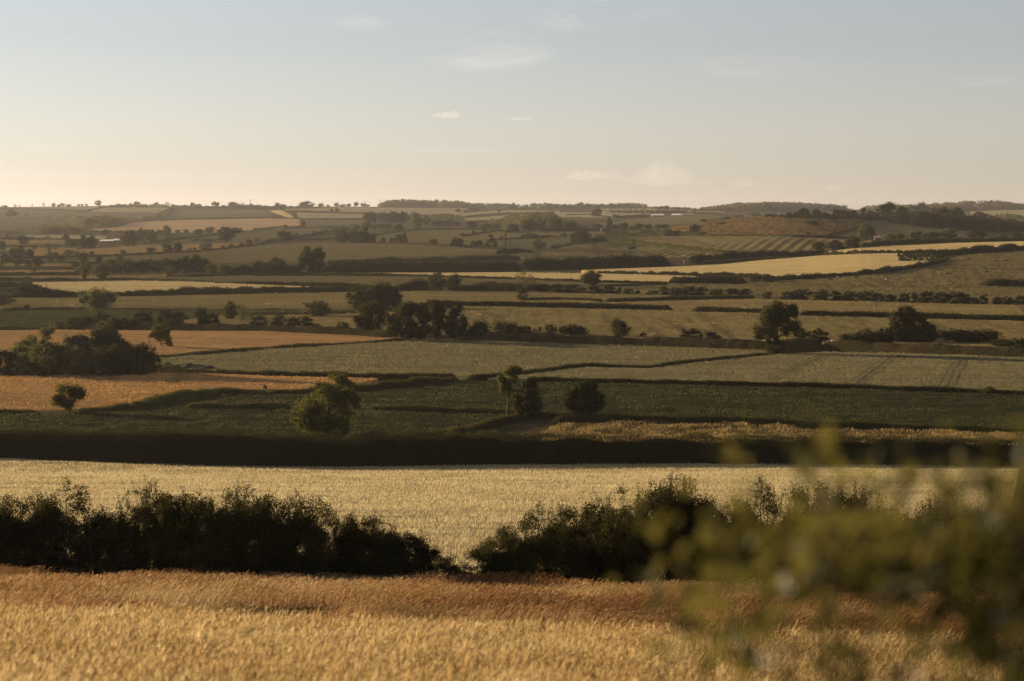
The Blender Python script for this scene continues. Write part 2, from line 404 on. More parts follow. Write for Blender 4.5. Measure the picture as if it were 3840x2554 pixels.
# thin high cloud: noise on the sky's own direction, drawn out along the horizon
tc = wt.nodes.new('ShaderNodeTexCoord')
def wmap(scale, loc=(0, 0, 0), rot=(0, 0, 0)):
    m = wt.nodes.new('ShaderNodeMapping'); m.inputs['Scale'].default_value = scale; m.inputs['Location'].default_value = loc; m.inputs['Rotation'].default_value = rot
    wt.links.new(tc.outputs['Generated'], m.inputs['Vector']); return m.outputs[0]
def wnoise(v, s, d, r=0.55, dist=0.0):
    n = wt.nodes.new('ShaderNodeTexNoise'); n.inputs['Scale'].default_value = s; n.inputs['Detail'].default_value = d; n.inputs['Roughness'].default_value = r
    n.inputs['Distortion'].default_value = dist; wt.links.new(v, n.inputs['Vector']); return n.outputs[0]
def wrange(v, a, b, c=0.0, d=1.0):
    m = wt.nodes.new('ShaderNodeMapRange'); m.interpolation_type = 'SMOOTHSTEP'; wt.links.new(v, m.inputs[0])
    for i, q in enumerate((a, b, c, d)): m.inputs[i+1].default_value = q
    return m.outputs[0]
def wmul(a, b):
    m = wt.nodes.new('ShaderNodeMath'); m.operation = 'MULTIPLY'; wt.links.new(a, m.inputs[0])
    if isinstance(b, float): m.inputs[1].default_value = b
    else: wt.links.new(b, m.inputs[1])
    return m.outputs[0]
sep = wt.nodes.new('ShaderNodeSeparateXYZ'); wt.links.new(tc.outputs['Generated'], sep.inputs[0])
def wop(op, a, b=None):
    m = wt.nodes.new('ShaderNodeMath'); m.operation = op
    for i, q in enumerate((a, b)):
        if q is None: continue
        if isinstance(q, (int, float)): m.inputs[i].default_value = q
        else: wt.links.new(q, m.inputs[i])
    return m.outputs[0]
az = wop('DIVIDE', sep.outputs[0], sep.outputs[1]); el = wop('DIVIDE', sep.outputs[2], sep.outputs[1])
fine_ = wrange(wnoise(wmap((1, 1, 5), (0.2, 0.1, 0.3), (0, 0.10, 0)), 11.0, 7, 0.64, 0.6), 0.42, 0.74)
patch = None
for (px_, py_, rx, ry, tilt, st) in [(1790,190,330,90,0.0,0.7),(2280,45,330,75,-0.12,0.9),(1330,95,150,45,0.0,0.6),(820,10,180,40,0.0,0.5),(2430,190,90,40,0.0,0.4),(3600,300,260,30,0.0,0.35),(100,560,300,30,0.0,0.4),(500,655,1100,16,0.0,0.45),(2900,250,500,60,0.03,0.3),(1900,560,700,14,0.0,0.3)]:
    u0, v0 = (float(q) for q in ray(px_, py_)); dx = wop('SUBTRACT', az, u0); dy = wop('SUBTRACT', el, v0); dy = wop('ADD', dy, wop('MULTIPLY', dx, tilt))
    q = wop('ADD', wop('POWER', wop('ABSOLUTE', wop('MULTIPLY', dx, FPX/rx)), 2.0), wop('POWER', wop('ABSOLUTE', wop('MULTIPLY', dy, FPX/ry)), 2.0))
    e_ = wop('MULTIPLY', wop('MULTIPLY', wrange(q, 1.0, 0.0), st), wop('GREATER_THAN', sep.outputs[1], 0.2)); patch = e_ if patch is None else wop('MAXIMUM', patch, e_)
fac = wmul(wmul(fine_, patch), 0.55)
hsv = wt.nodes.new('ShaderNodeHueSaturation'); hsv.inputs['Saturation'].default_value = SKY_SAT; wt.links.new(sky.outputs[0], hsv.inputs['Color'])
mx = wt.nodes.new('ShaderNodeMix'); mx.data_type = 'RGBA'; wt.links.new(fac, mx.inputs[0]); 
tint = wt.nodes.new('ShaderNodeMix'); tint.data_type = 'RGBA'; tint.blend_type = 'MULTIPLY'; tint.inputs[0].default_value = 1; tint.inputs[7].default_value = SKY_TINT
wt.links.new(hsv.outputs[0], tint.inputs[6]); wt.links.new(tint.outputs[2], mx.inputs[6]); mx.inputs[7].default_value = CIRRUS
wt.links.new(mx.outputs[2], bg.inputs[0]); wt.links.new(bg.outputs[0], wo.inputs[0])
vs = SC.view_settings; SC.display_settings.display_device = 'sRGB'; vs.view_transform = 'Standard'; vs.look = 'None'; vs.exposure = EXPOSURE; vs.gamma = 1.0; vs.use_curve_mapping = False
cy = SC.cycles
cy.max_bounces = 5; cy.diffuse_bounces = 2; cy.glossy_bounces = 1; cy.transmission_bounces = 3; cy.volume_bounces = 0; cy.transparent_max_bounces = 4
cy.use_denoising = True; cy.denoiser = 'OPENIMAGEDENOISE'; cy.denoising_prefilter = 'NONE'; cy.denoising_input_passes = 'RGB_ALBEDO_NORMAL'; cy.caustics_reflective = False; cy.caustics_refractive = False; cy.sample_clamp_indirect = 4
cy.use_adaptive_sampling = True; cy.adaptive_threshold = 0.008
SC.render.use_persistent_data = False

# ------------------------------------------------------------------ the ground sheet
M_ground = crop('rough_pasture', (0.14,0.105,0.042), (0.105,0.083,0.036), (0.065,0.052,0.022), big=0.006, fine=0.3, stretch=0.5, bump=0.5)
yy = np.concatenate([np.array([-60., -25, -8, 0.0]), np.exp(np.linspace(math.log(1.2), math.log(11500), 560))])
ww = np.concatenate([np.linspace(-1.5, -0.46, 12), np.linspace(-0.44, 0.44, 177), np.linspace(0.46, 1.5, 12)])
YY, WW = np.meshgrid(yy, ww, indexing='ij'); XX = WW*(np.maximum(YY, 0)+45) if False else WW*np.maximum(YY+12, 40*0+12)
ZZ = ground(XX, YY)
ni, nj = YY.shape; ii, jj = np.meshgrid(np.arange(ni-1), np.arange(nj-1), indexing='ij'); ii = ii.ravel(); jj = jj.ravel()
gf = np.stack([ii*nj+jj, ii*nj+jj+1, (ii+1)*nj+jj+1, (ii+1)*nj+jj], 1)
tag(link('ground', mesh('ground', np.stack([XX, YY, ZZ-0.4], -1).reshape(-1, 3), [gf], M_ground, smooth=True)), 'olive green rough ground of the valley and the hills around it', 'ground', kind='structure')

# ------------------------------------------------------------------ haze: one closed box of even air round the whole scene
def box_faces(x0, x1, y0, y1, z0, z1):
    V = np.array([(x, y, z) for x in (x0, x1) for y in (y0, y1) for z in (z0, z1)], float)
    return V, np.array([(0,1,3,2),(4,6,7,5),(0,4,5,1),(2,3,7,6),(0,2,6,4),(1,5,7,3)])
t = NT('hazy_air'); pv = t.n('ShaderNodeVolumePrincipled', Density=HAZE, Anisotropy=0.45); pv.inputs['Color'].default_value = (*HAZE_COL, 1)
t.l(pv.outputs[0], t.out.inputs['Volume'])
hv, hf = box_faces(-18500, 18500, -130, 11700, float(ZZ.min())-1.5, 62)
tag(link('haze', mesh('haze', hv, [hf], t.m)), 'thin warm evening haze filling the air over the valley', 'haze', kind='stuff')

# ------------------------------------------------------------------ fields: crops standing on the ground, each a sheet of its own with a real edge
_fo = [0]
def field(label, name, mat, top, bot, h=0.5, dx=6.0, dy=2.6, amp=0.10, ridge=None, cat='field', hump=None, tuft=None):
    top = np.array(top, float); bot = np.array(bot, float)
    x0 = max(top[:, 0].min(), bot[:, 0].min()); x1 = min(top[:, 0].max(), bot[:, 0].max())
    n = max(3, int((x1-x0)/dx)); xs = np.linspace(x0, x1, n)
    yt = np.interp(xs, top[:, 0], top[:, 1]); yb = np.interp(xs, bot[:, 0], bot[:, 1])
    yt = np.minimum(yt, yb-0.3)
    m = max(3, int((yb-yt).max()/dy)); tt = np.linspace(0, 1, m)
    PY = yb[None, :]*(1-tt[:, None])+yt[None, :]*tt[:, None]; PX = np.broadcast_to(xs[None, :], PY.shape)
    P = unproject(PX, PY)
    X, Y, Z = P[..., 0], P[..., 1], P[..., 2]
    _fo[0] += 1
    e = np.minimum(np.minimum(np.arange(n), np.arange(n)[::-1])[None, :], np.minimum(np.arange(m), np.arange(m)[::-1])[:, None])
    d = amp*(vnoise(X*0.9, Y*0.25, 21)*1.2+vnoise(X*0.23, Y*0.07, 22)*1.5)
    if hump: d = d+hump[0]*(vnoise(X/hump[1], Y/hump[1], 41)+0.5*vnoise(X/hump[1]*2.3, Y/hump[1]*2.3, 42))
    if ridge:
        per, kx, ky, ra = ridge; wob = 6*vnoise(X/140, Y/260, 31)
        d = d+ra*np.sin(2*math.pi*(kx*X+ky*Y+wob)/per)*(0.55+1.3*vnoise(X/40, Y/90, 33))
    Z = Z+(h+0.013*(_fo[0] % 23)+d)
    Z = np.where(e == 0, Z-h-0.4, Z)
    i, j = np.meshgrid(np.arange(m-1), np.arange(n-1), indexing='ij'); i = i.ravel(); j = j.ravel()
    F = np.stack([i*n+j, i*n+j+1, (i+1)*n+j+1, (i+1)*n+j], 1)
    V = np.stack([X, Y, Z], -1).reshape(-1, 3)
    tuft = TUFT.get(mat.name, (0.30, 1.2, None)) if tuft is None else tuft
    # the stalks and leaves that stand up out of the crop, about one to a rendered pixel
    r = np.random.default_rng(_fo[0]+3000); nt = int(np.trapz(np.maximum(yb-yt, 0), xs)/14.06*tuft[1]*(1.0 if yb.mean() > 1180 else 0.6))
    if nt > 20 and mat.name != 'ripe_wheat_near':
        cs = np.cumsum(np.maximum(yb-yt, 0.2)); tx = np.interp(r.random(nt)*cs[-1], cs, xs); ta = np.interp(tx, xs, yt); tb = np.interp(tx, xs, yb)
        Q = unproject(tx, ta+(tb-ta)*r.uniform(0.01, 0.97, nt)); dd = Q[:, 1]; cl = vnoise(Q[:, 0]/2.2, Q[:, 1]/3.0, 51)+0.8*vnoise(Q[:, 0]/14, Q[:, 1]/3.5, 52)
        hh = tuft[0]*np.clip(0.9+0.9*cl+0.2*r.normal(size=nt), 0.15, 2.2)*np.clip(dd/520, 0.8, 1.35); w_ = dd/PXM_*r.uniform(0.5, 1.3, nt)*0.5; a_ = r.uniform(-0.9, 0.9, nt)
        sx = np.cos(a_)*w_; sy = np.sin(a_)*w_; lx = hh*r.normal(0.25, 0.25, nt); zz = Q[:, 2]+h+amp*0.5-0.08
        if hump: zz = zz+hump[0]*(vnoise(Q[:, 0]/hump[1], Q[:, 1]/hump[1], 41)+0.5*vnoise(Q[:, 0]/hump[1]*2.3, Q[:, 1]/hump[1]*2.3, 42))
        if ridge: zz = zz-0.2
        B = np.stack([np.stack([Q[:, 0]-sx, Q[:, 1]-sy, zz], 1), np.stack([Q[:, 0]+sx, Q[:, 1]+sy, zz], 1), np.stack([Q[:, 0]+sx*0.6+lx, Q[:, 1]+sy*0.6, zz+hh], 1), np.stack([Q[:, 0]-sx*0.6+lx, Q[:, 1]-sy*0.6, zz+hh], 1)], 1).reshape(-1, 3)
        F2 = np.arange(4*nt).reshape(nt, 4)+len(V)
        tm = _tm.setdefault(mat.name, tuftmat(mat.name+'_stalks', *(tuple(x*0.62 for x in q) for q in TCOL.get(mat.name, ((0.16,0.125,0.05), (0.30,0.23,0.10))))))
        me = mesh(name, np.concatenate([V, B]), [F, F2], (mat, tm), {'rnd': np.concatenate([np.zeros(len(V)), np.repeat(np.clip(0.5+0.7*cl+0.15*r.normal(size=nt), 0, 1), 4)])}, np.concatenate([np.zeros(len(F), int), np.ones(nt, int)]), smooth=True)
    else: me = mesh(name, V, [F], mat, smooth=True)
    return tag(link(name, me), label, cat, kind='structure')
_tm = {}; PXM_ = 1991.0

M_gold = crop('ripe_wheat', (0.66,0.48,0.21), (0.60,0.43,0.18), (0.42,0.29,0.11), fine=0.9, stretch=0.08, row=1.45)
M_barley = crop('orange_barley', (0.60,0.34,0.13), (0.54,0.31,0.12), (0.40,0.21,0.07), big=0.02, fine=0.7, stretch=0.1, row=1.35)
M_brownb = crop('brown_barley', (0.36,0.22,0.085), (0.31,0.20,0.08), (0.23,0.15,0.06), fine=0.5, stretch=0.12, row=1.3)
M_greeny = crop('unripe_wheat', (0.26,0.21,0.10), (0.22,0.18,0.088), (0.135,0.11,0.05), fine=0.8, stretch=0.1, row=1.4)
M_bean = crop('bean_crop', (0.060,0.060,0.027), (0.046,0.046,0.021), (0.028,0.028,0.012), fine=1.2, stretch=0.3, bump=1.0, row=1.2)
M_beet = crop('beet_crop', (0.105,0.098,0.034), (0.085,0.08,0.03), (0.042,0.042,0.016), fine=1.0, stretch=0.25, bump=0.9, row=1.2)
M_past = crop('dry_pasture', (0.32,0.225,0.088), (0.25,0.185,0.072), (0.17,0.13,0.055), big=0.02, fine=0.45, stretch=0.3, row=1.5)
M_cattle = crop('cattle_pasture', (0.22,0.165,0.068), (0.18,0.14,0.058), (0.12,0.09,0.036), big=0.015, fine=0.22, stretch=0.3, row=1.4)
M_olive = crop('olive_field', (0.205,0.158,0.068), (0.175,0.137,0.06), (0.115,0.09,0.038), big=0.005, fine=0.25, stretch=0.15, row=1.3)
M_far = crop('far_green_field', (0.20,0.165,0.08), (0.165,0.14,0.07), (0.115,0.097,0.047), big=0.004, fine=0.1, stretch=0.15, row=1.2)
M_farl = crop('far_pale_field', (0.42,0.34,0.17), (0.36,0.30,0.155), (0.22,0.18,0.09), big=0.004, fine=0.1, stretch=0.15, row=1.2)
M_pink = crop('far_ripe_field', (0.50,0.31,0.15), (0.44,0.29,0.15), (0.36,0.22,0.1), big=0.006, fine=0.1, stretch=0.12, row=0.7)
M_hillo = crop('bracken_hill', (0.23,0.118,0.044), (0.14,0.11,0.048), (0.12,0.08,0.03), big=0.02, fine=0.10, stretch=0.4, bump=0.9, bdist=2.0)
M_ridge = crop('ridge_pasture', (0.24,0.18,0.075), (0.20,0.15,0.065), (0.13,0.10,0.04), big=0.01, fine=0.2, stretch=0.3)
M_rough = crop('rough_meadow', (0.38,0.24,0.09), (0.13,0.11,0.04), (0.22,0.14,0.052), big=0.07, fine=0.6, stretch=0.4, bump=1.0)
M_spur = crop('shaded_grass', (0.155,0.13,0.066), (0.13,0.112,0.06), (0.09,0.08,0.04), big=0.004, fine=0.1)  # darker grass, its shade put into the colour

M_goldn = crop('ripe_wheat_near', (0.47,0.365,0.185), (0.43,0.33,0.16), (0.27,0.20,0.085), fine=0.9, stretch=0.08, row=1.45)
TUFT = {'orange_barley': (0.26, 1.3), 'ripe_wheat': (0.22, 1.1), 'bean_crop': (0.30, 1.3), 'rough_meadow': (0.75, 2.6), 'unripe_wheat': (0.22, 1.3), 'beet_crop': (0.3, 1.3), 'bracken_hill': (0.6, 0.5), 'ridge_pasture': (0.3, 0.25), 'far_green_field': (0.3, 0.6), 'far_pale_field': (0.3, 0.6), 'far_ripe_field': (0.3, 0.6), 'olive_field': (0.3, 0.8), 'shaded_grass': (0.3, 0.6)}
TCOL = {'orange_barley': ((0.30,0.155,0.055), (0.48,0.275,0.105)), 'brown_barley': ((0.22,0.13,0.05), (0.42,0.27,0.11)), 'ripe_wheat': ((0.40,0.28,0.11), (0.70,0.52,0.24)), 'bean_crop': ((0.034,0.035,0.014), (0.10,0.094,0.038)), 'beet_crop': ((0.05,0.05,0.017), (0.12,0.115,0.04)),
  'unripe_wheat': ((0.11,0.095,0.042), (0.27,0.225,0.105)), 'rough_meadow': ((0.085,0.065,0.024), (0.42,0.285,0.115)), 'dry_pasture': ((0.15,0.11,0.042), (0.38,0.27,0.11)), 'weedy_pasture': ((0.14,0.105,0.04), (0.37,0.265,0.105)), 'cattle_pasture': ((0.11,0.085,0.033), (0.27,0.20,0.085)), 'olive_field': ((0.09,0.073,0.03), (0.21,0.165,0.075)),
  'far_green_field': ((0.08,0.067,0.033), (0.18,0.15,0.075)), 'far_pale_field': ((0.2,0.155,0.075), (0.38,0.30,0.15)), 'far_ripe_field': ((0.32,0.19,0.085), (0.52,0.33,0.16)), 'bracken_hill': ((0.10,0.075,0.028), (0.20,0.125,0.05)), 'ridge_pasture': ((0.11,0.085,0.034), (0.29,0.22,0.095)), 'shaded_grass': ((0.07,0.06,0.03), (0.15,0.13,0.065)), 'rough_pasture': ((0.07,0.055,0.022), (0.16,0.12,0.05))}
# far hills
field('pale green field along the skyline at the far left end', 'field', M_farl, [(70,777),(200,775),(380,775)], [(70,782),(330,790),(380,781)])
field('striped far field just under the wooded skyline hedge', 'field', M_farl, [(345,780),(500,777),(640,779)], [(345,796),(600,797),(640,787)])
field('grey green field sloping below the skyline strips', 'field', M_far, [(-400,786),(60,784),(320,793),(600,798)], [(-400,815),(0,815),(250,824),(420,832),(600,824)])
field('mottled far pasture right of the diagonal hedge', 'field', M_far, [(600,800),(660,785),(1020,786)], [(600,823),(1040,817)])
field('pinkish ripe field on the lower far slope', 'field', M_pink, [(322,864),(509,832),(720,823),(1000,819),(1128,821)], [(322,868),(466,872),(806,871),(1000,859),(1128,851)])
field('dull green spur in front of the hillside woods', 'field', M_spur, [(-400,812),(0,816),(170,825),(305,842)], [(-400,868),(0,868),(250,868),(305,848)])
field('narrow sunlit sliver of field on the brow', 'field', M_gold, [(1010,789),(1060,787),(1105,812)], [(1010,792),(1070,812),(1105,819)])
field('long grey field under the masts on the skyline', 'field', M_farl, [(1062,783),(1300,777),(1750,781)], [(1062,789),(1350,798),(1700,806),(1750,798)])
field('grey field above the dark far barn', 'field', M_farl, [(1090,796),(1370,803)], [(1115,818),(1370,816)])
field('dull pasture below the dark far barn', 'field', M_far, [(1140,824),(1380,825)], [(1140,849),(1380,852)])
field('upper pale strip field right of the hazy wood', 'field', M_farl, [(1700,803),(1860,789),(1950,788),(2100,791)], [(1700,806),(1740,812),(1900,801),(2100,796)])
field('lower pale strip field right of the hazy wood', 'field', M_farl, [(1740,818),(1900,807),(2200,797)], [(1740,825),(1760,831),(1900,824),(2200,811)])
field('far green field left of the long farm sheds', 'field', M_farl, [(2080,796),(2220,796),(2430,800)], [(2080,801),(2200,815),(2300,816),(2430,806)])
field('far pale field behind the farm sheds', 'field', M_farl, [(2230,783),(2500,781),(2720,783)], [(2230,787),(2500,791),(2720,796)])
field('green hill field in front of the farm sheds', 'field', M_far, [(2245,840),(2400,819),(2550,806),(2640,803),(2725,811)], [(2245,843),(2330,846),(2500,843),(2620,834),(2725,814)])
field('orange bracken hillside below the hilltop wood', 'rough_hillside', M_hillo, [(2520,853),(2620,836),(2720,819),(2800,806),(2900,806),(3000,818),(3260,824)], [(2520,862),(2650,877),(2840,883),(3000,888),(3150,882),(3200,867),(3265,827)], dx=5, dy=1.5, amp=0.8)
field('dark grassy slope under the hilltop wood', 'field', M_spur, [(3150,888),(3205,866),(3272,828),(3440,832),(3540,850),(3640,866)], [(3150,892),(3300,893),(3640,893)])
field('pale far field beyond the hilltop wood', 'field', M_farl, [(3640,793),(3750,786),(4100,781)], [(3640,806),(3840,812),(4100,815)])
# rolling middle distance
field('olive field on the rise left of the cypress clump', 'field', M_olive, [(640,908),(806,885),(1000,864),(1150,857),(1290,863)], [(640,911),(860,908),(1000,902),(1100,893),(1250,871),(1290,865)])
field('olive field with tramlines on the middle rise', 'field', M_olive, [(1390,884),(1480,870),(1560,862),(1900,863)], [(1390,908),(1600,916),(1850,929),(1900,926)])
field('dim field on the rise below the hedgerow oaks', 'field', M_olive, [(1900,874),(2200,870),(2270,868)], [(1900,893),(2200,890),(2270,884)])
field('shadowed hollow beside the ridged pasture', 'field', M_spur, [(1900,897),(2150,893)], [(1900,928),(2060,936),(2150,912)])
field('brown orange barley field behind the lone oaks', 'field', M_brownb, [(127,941),(360,932),(550,917),(960,909)], [(127,961),(424,958),(720,947),(960,919)])
field('long olive field behind the broad poplar', 'field', M_olive, [(170,986),(424,965),(720,949),(1000,917),(1250,906),(1500,916),(1860,936),(1900,941)], [(170,993),(420,985),(600,986),(1000,983),(1250,979),(1500,969),(1700,961),(1900,950)])
field('ridged pasture right of the long diagonal hedge', 'field', M_ridge, [(2269,900),(2400,891),(2500,887),(2900,887),(3000,891),(3190,899),(3320,906)], [(2269,903),(2366,910),(2536,930),(2685,946),(2900,953),(3000,951),(3080,943),(3200,926),(3320,912)], dx=3, dy=1.0, ridge=(10.5,0.977,-0.2,0.34))
field('ridged pasture left of the long diagonal hedge', 'field', M_ridge, [(1900,956),(2050,940),(2200,914),(2270,908),(2366,916),(2536,938),(2685,953)], [(1900,970),(2100,974),(2350,968),(2685,959)], dx=3, dy=1.0, ridge=(9.5,0.977,-0.2,0.6))
# flat valley, left
field('pale strip of pasture with cattle at the far left', 'field', M_past, [(-400,896),(0,898),(250,900)], [(-400,912),(0,912),(250,910)])
field('second pale strip of pasture at the far left', 'field', M_past, [(-400,914),(0,914),(240,913)], [(-400,921),(0,921),(240,918)])
field('third pale strip beside the far orange barley', 'field', M_past, [(-400,927),(20,928),(290,928)], [(-400,941),(20,941),(290,938)])
field('pale field in front of the hillside wood', 'field', M_farl, [(85,884),(180,878),(400,884)], [(85,894),(400,895)])
field('thin pale strip behind the far left hedges', 'field', M_past, [(-400,986),(0,987),(270,989)], [(-400,996),(0,996),(270,997)])
field('brown strip between two far left hedges', 'field', M_brownb, [(-400,1014),(0,1014),(280,1013)], [(-400,1027),(0,1027),(280,1024)])
field('pale green strip under the leaning oak', 'field', M_past, [(-400,1037),(0,1036),(300,1034),(960,1030)], [(-400,1051),(0,1050),(440,1049),(960,1042)])
field('grey green strip left of the gold strip', 'field', M_olive, [(480,1042),(950,1037),(1300,1035),(1500,1038),(1700,1042),(1900,1049),(2200,1061),(2520,1067)], [(480,1048),(700,1056),(950,1062),(1300,1070),(1500,1076),(1900,1081),(2250,1086),(2520,1091)])
field('gold field behind the long dark left hedge', 'field', M_gold, [(-400,1072),(140,1061),(500,1054),(700,1057),(1000,1071),(1190,1079)], [(-400,1095),(140,1093),(500,1096),(900,1091),(1190,1086)])
# gold fields, right
field('gold wheat strip between low hedges at the centre', 'field', M_gold, [(1395,1026),(1700,1025),(1950,1022),(2270,1027),(2500,1033),(2620,1037)], [(1395,1029),(1700,1039),(1900,1044),(2200,1056),(2500,1061),(2620,1064)])
field('gold wheat field with the clipped hedge above it', 'field', M_gold, [(2180,1016),(2500,1004),(2700,994),(2840,979),(3077,959),(3300,951),(3520,950)], [(2180,1024),(2600,1034),(2900,1036),(3000,1041),(3150,1031),(3290,1019),(3400,1006),(3480,986),(3520,962)])
field('upper gold wheat field on the right hand rise', 'field', M_gold, [(3090,948),(3200,931),(3400,921),(3600,911),(3840,905),(4400,900)], [(3090,951),(3300,949),(3489,943),(3600,936),(3840,928),(4400,920)])
field('sloping cattle pasture on the right', 'field', M_cattle, [(2506,1067),(2790,1067),(2960,1051),(3100,1044),(3290,1031),(3490,1001),(3540,983),(3580,966),(3640,956),(3840,940),(4400,925)], [(2506,1113),(2829,1119),(3090,1128),(3840,1147),(4400,1162)], amp=0.35)
field('brown gold strip behind the broken bush row', 'field', M_past, [(-400,1124),(0,1121),(300,1119),(600,1113),(1000,1104),(1400,1096),(1600,1094),(1950,1096),(2250,1088),(2520,1093)], [(-400,1170),(0,1163),(300,1158),(430,1159),(1000,1163),(1330,1159),(1590,1143),(1900,1136),(2265,1136),(2520,1129)])
field('gold strip between the bush row and clipped hedges', 'field', M_past, [(1900,1134),(2271,1139),(2536,1132),(2829,1124),(2989,1129),(3500,1141),(3840,1149),(4400,1165)], [(1900,1151),(2519,1167),(2867,1178),(3840,1206),(4400,1222)])
# valley floor
field('green beet field at the left', 'field', M_beet, [(-400,1174),(0,1171),(300,1166),(420,1163),(600,1164),(950,1166),(1190,1171),(1330,1166)], [(-400,1232),(0,1233),(150,1233),(300,1226),(525,1219),(760,1200),(900,1181),(1190,1179),(1330,1173)])
field('dry pasture behind the central willows', 'field', M_past, [(620,1212),(820,1191),(1150,1186),(1390,1179),(1720,1160)], [(620,1225),(820,1225),(1200,1240),(1720,1262)])
field('weedy dry pasture right of the central trees', 'field', crop('weedy_pasture', (0.32,0.225,0.088), (0.22,0.175,0.068), (0.15,0.115,0.045), big=0.03, fine=0.5, stretch=0.4, weeds=0.0), [(1700,1151),(1900,1155),(2519,1169),(2598,1174),(2867,1179),(2997,1189),(3840,1209),(4400,1222)], [(1700,1262),(1900,1262),(2300,1280),(2880,1298),(3100,1302),(3840,1333),(4400,1352)])
field('orange barley field behind the round willow clump', 'field', M_barley, [(-400,1248),(0,1247),(200,1245),(440,1247),(900,1251),(1010,1251),(1100,1257),(1250,1265),(1530,1277)], [(-400,1405),(0,1392),(400,1368),(585,1347),(1000,1313),(1300,1296),(1530,1280)], h=0.7)
field('grey green wheat field at the centre', 'field', M_greeny, [(560,1354),(1000,1317),(1527,1285),(1900,1285),(2300,1301),(2885,1322)], [(560,1384),(800,1401),(1000,1411),(1300,1421),(1713,1425),(1757,1426),(1967,1401),(2187,1377),(2435,1383),(2550,1367),(2885,1333)], h=0.7)
field('grey green wheat field with tramlines on the right', 'field', M_greeny, [(1830,1431),(1967,1413),(2187,1385),(2435,1391),(2550,1374),(2880,1339),(3100,1326),(3300,1328),(3840,1347),(4400,1366)], [(1830,1434),(1967,1433),(2550,1443),(3091,1455),(3643,1473),(3840,1481),(4400,1500)], h=0.7)
field('orange barley field below the round willow clump', 'field', M_barley, [(-400,1422),(0,1419),(580,1406),(800,1411),(1000,1419),(1300,1426),(1420,1429)], [(-400,1558),(0,1554),(250,1554),(300,1549),(500,1531),(640,1502),(800,1477),(1210,1472),(1420,1433)], h=0.7)
field('dark green bean field in front of the lone trees', 'field', M_bean, [(-400,1557),(0,1557),(300,1557),(620,1544),(690,1530),(900,1487),(1300,1482),(1420,1470),(1740,1434),(1960,1440),(2550,1449),(3091,1462),(3643,1482),(3840,1489),(4400,1506)], [(-400,1665),(0,1665),(1300,1680),(1600,1660),(1750,1616),(1956,1567),(2077,1562),(2550,1572),(3091,1597),(3840,1617),(4400,1630)], h=0.5, amp=0.16)
field('humpy meadow of dry gold grass behind the big hedge', 'meadow', M_rough, [(2030,1640),(2090,1602),(2160,1598),(2550,1602),(3091,1622),(3840,1643),(4400,1656)], [(2030,1670),(2100,1685),(3840,1690),(4400,1695)], h=0.5, amp=0.12, hump=(0.8, 6.0), dx=5, dy=2)
field('broad pale gold wheat field behind the hawthorn bushes', 'wheat_field', M_goldn, [(-500,1714),(0,1722),(551,1747),(937,1757),(1300,1759),(1801,1751),(2550,1745),(3367,1752),(3840,1758),(4400,1764)], [(-500,2125),(0,2140),(1000,2150),(1900,2165),(4400,2255)], h=0.45, dx=6, dy=3, amp=0.06)
# ------------------------------------------------------------------ hedges
M_leaf = leafmat('hedge_leaf', (0.034,0.033,0.013), (0.066,0.058,0.022), 0.34)
M_leafd = leafmat('dark_leaf', (0.022,0.022,0.010), (0.038,0.036,0.015), 0.18)
M_leafw = leafmat('willow_leaf', (0.064,0.061,0.032), (0.10,0.092,0.048), 0.36)
M_leafa = leafmat('ash_leaf', (0.055,0.053,0.016), (0.105,0.093,0.028), 0.40)
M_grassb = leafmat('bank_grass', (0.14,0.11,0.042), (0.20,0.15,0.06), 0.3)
M_grassd = leafmat('ditch_grass', (0.06,0.055,0.022), (0.11,0.09,0.035), 0.25)
M_bark = plain('bark', (0.07,0.055,0.04), (0.04,0.032,0.024), 3.0)
M_dead = plain('dead_wood', (0.16,0.13,0.10), (0.10,0.08,0.06), 3.0)
PXM = 1991.0       # metres per rendered pixel at distance d: d/PXM
def px_h(h, d): return h/FPX*d
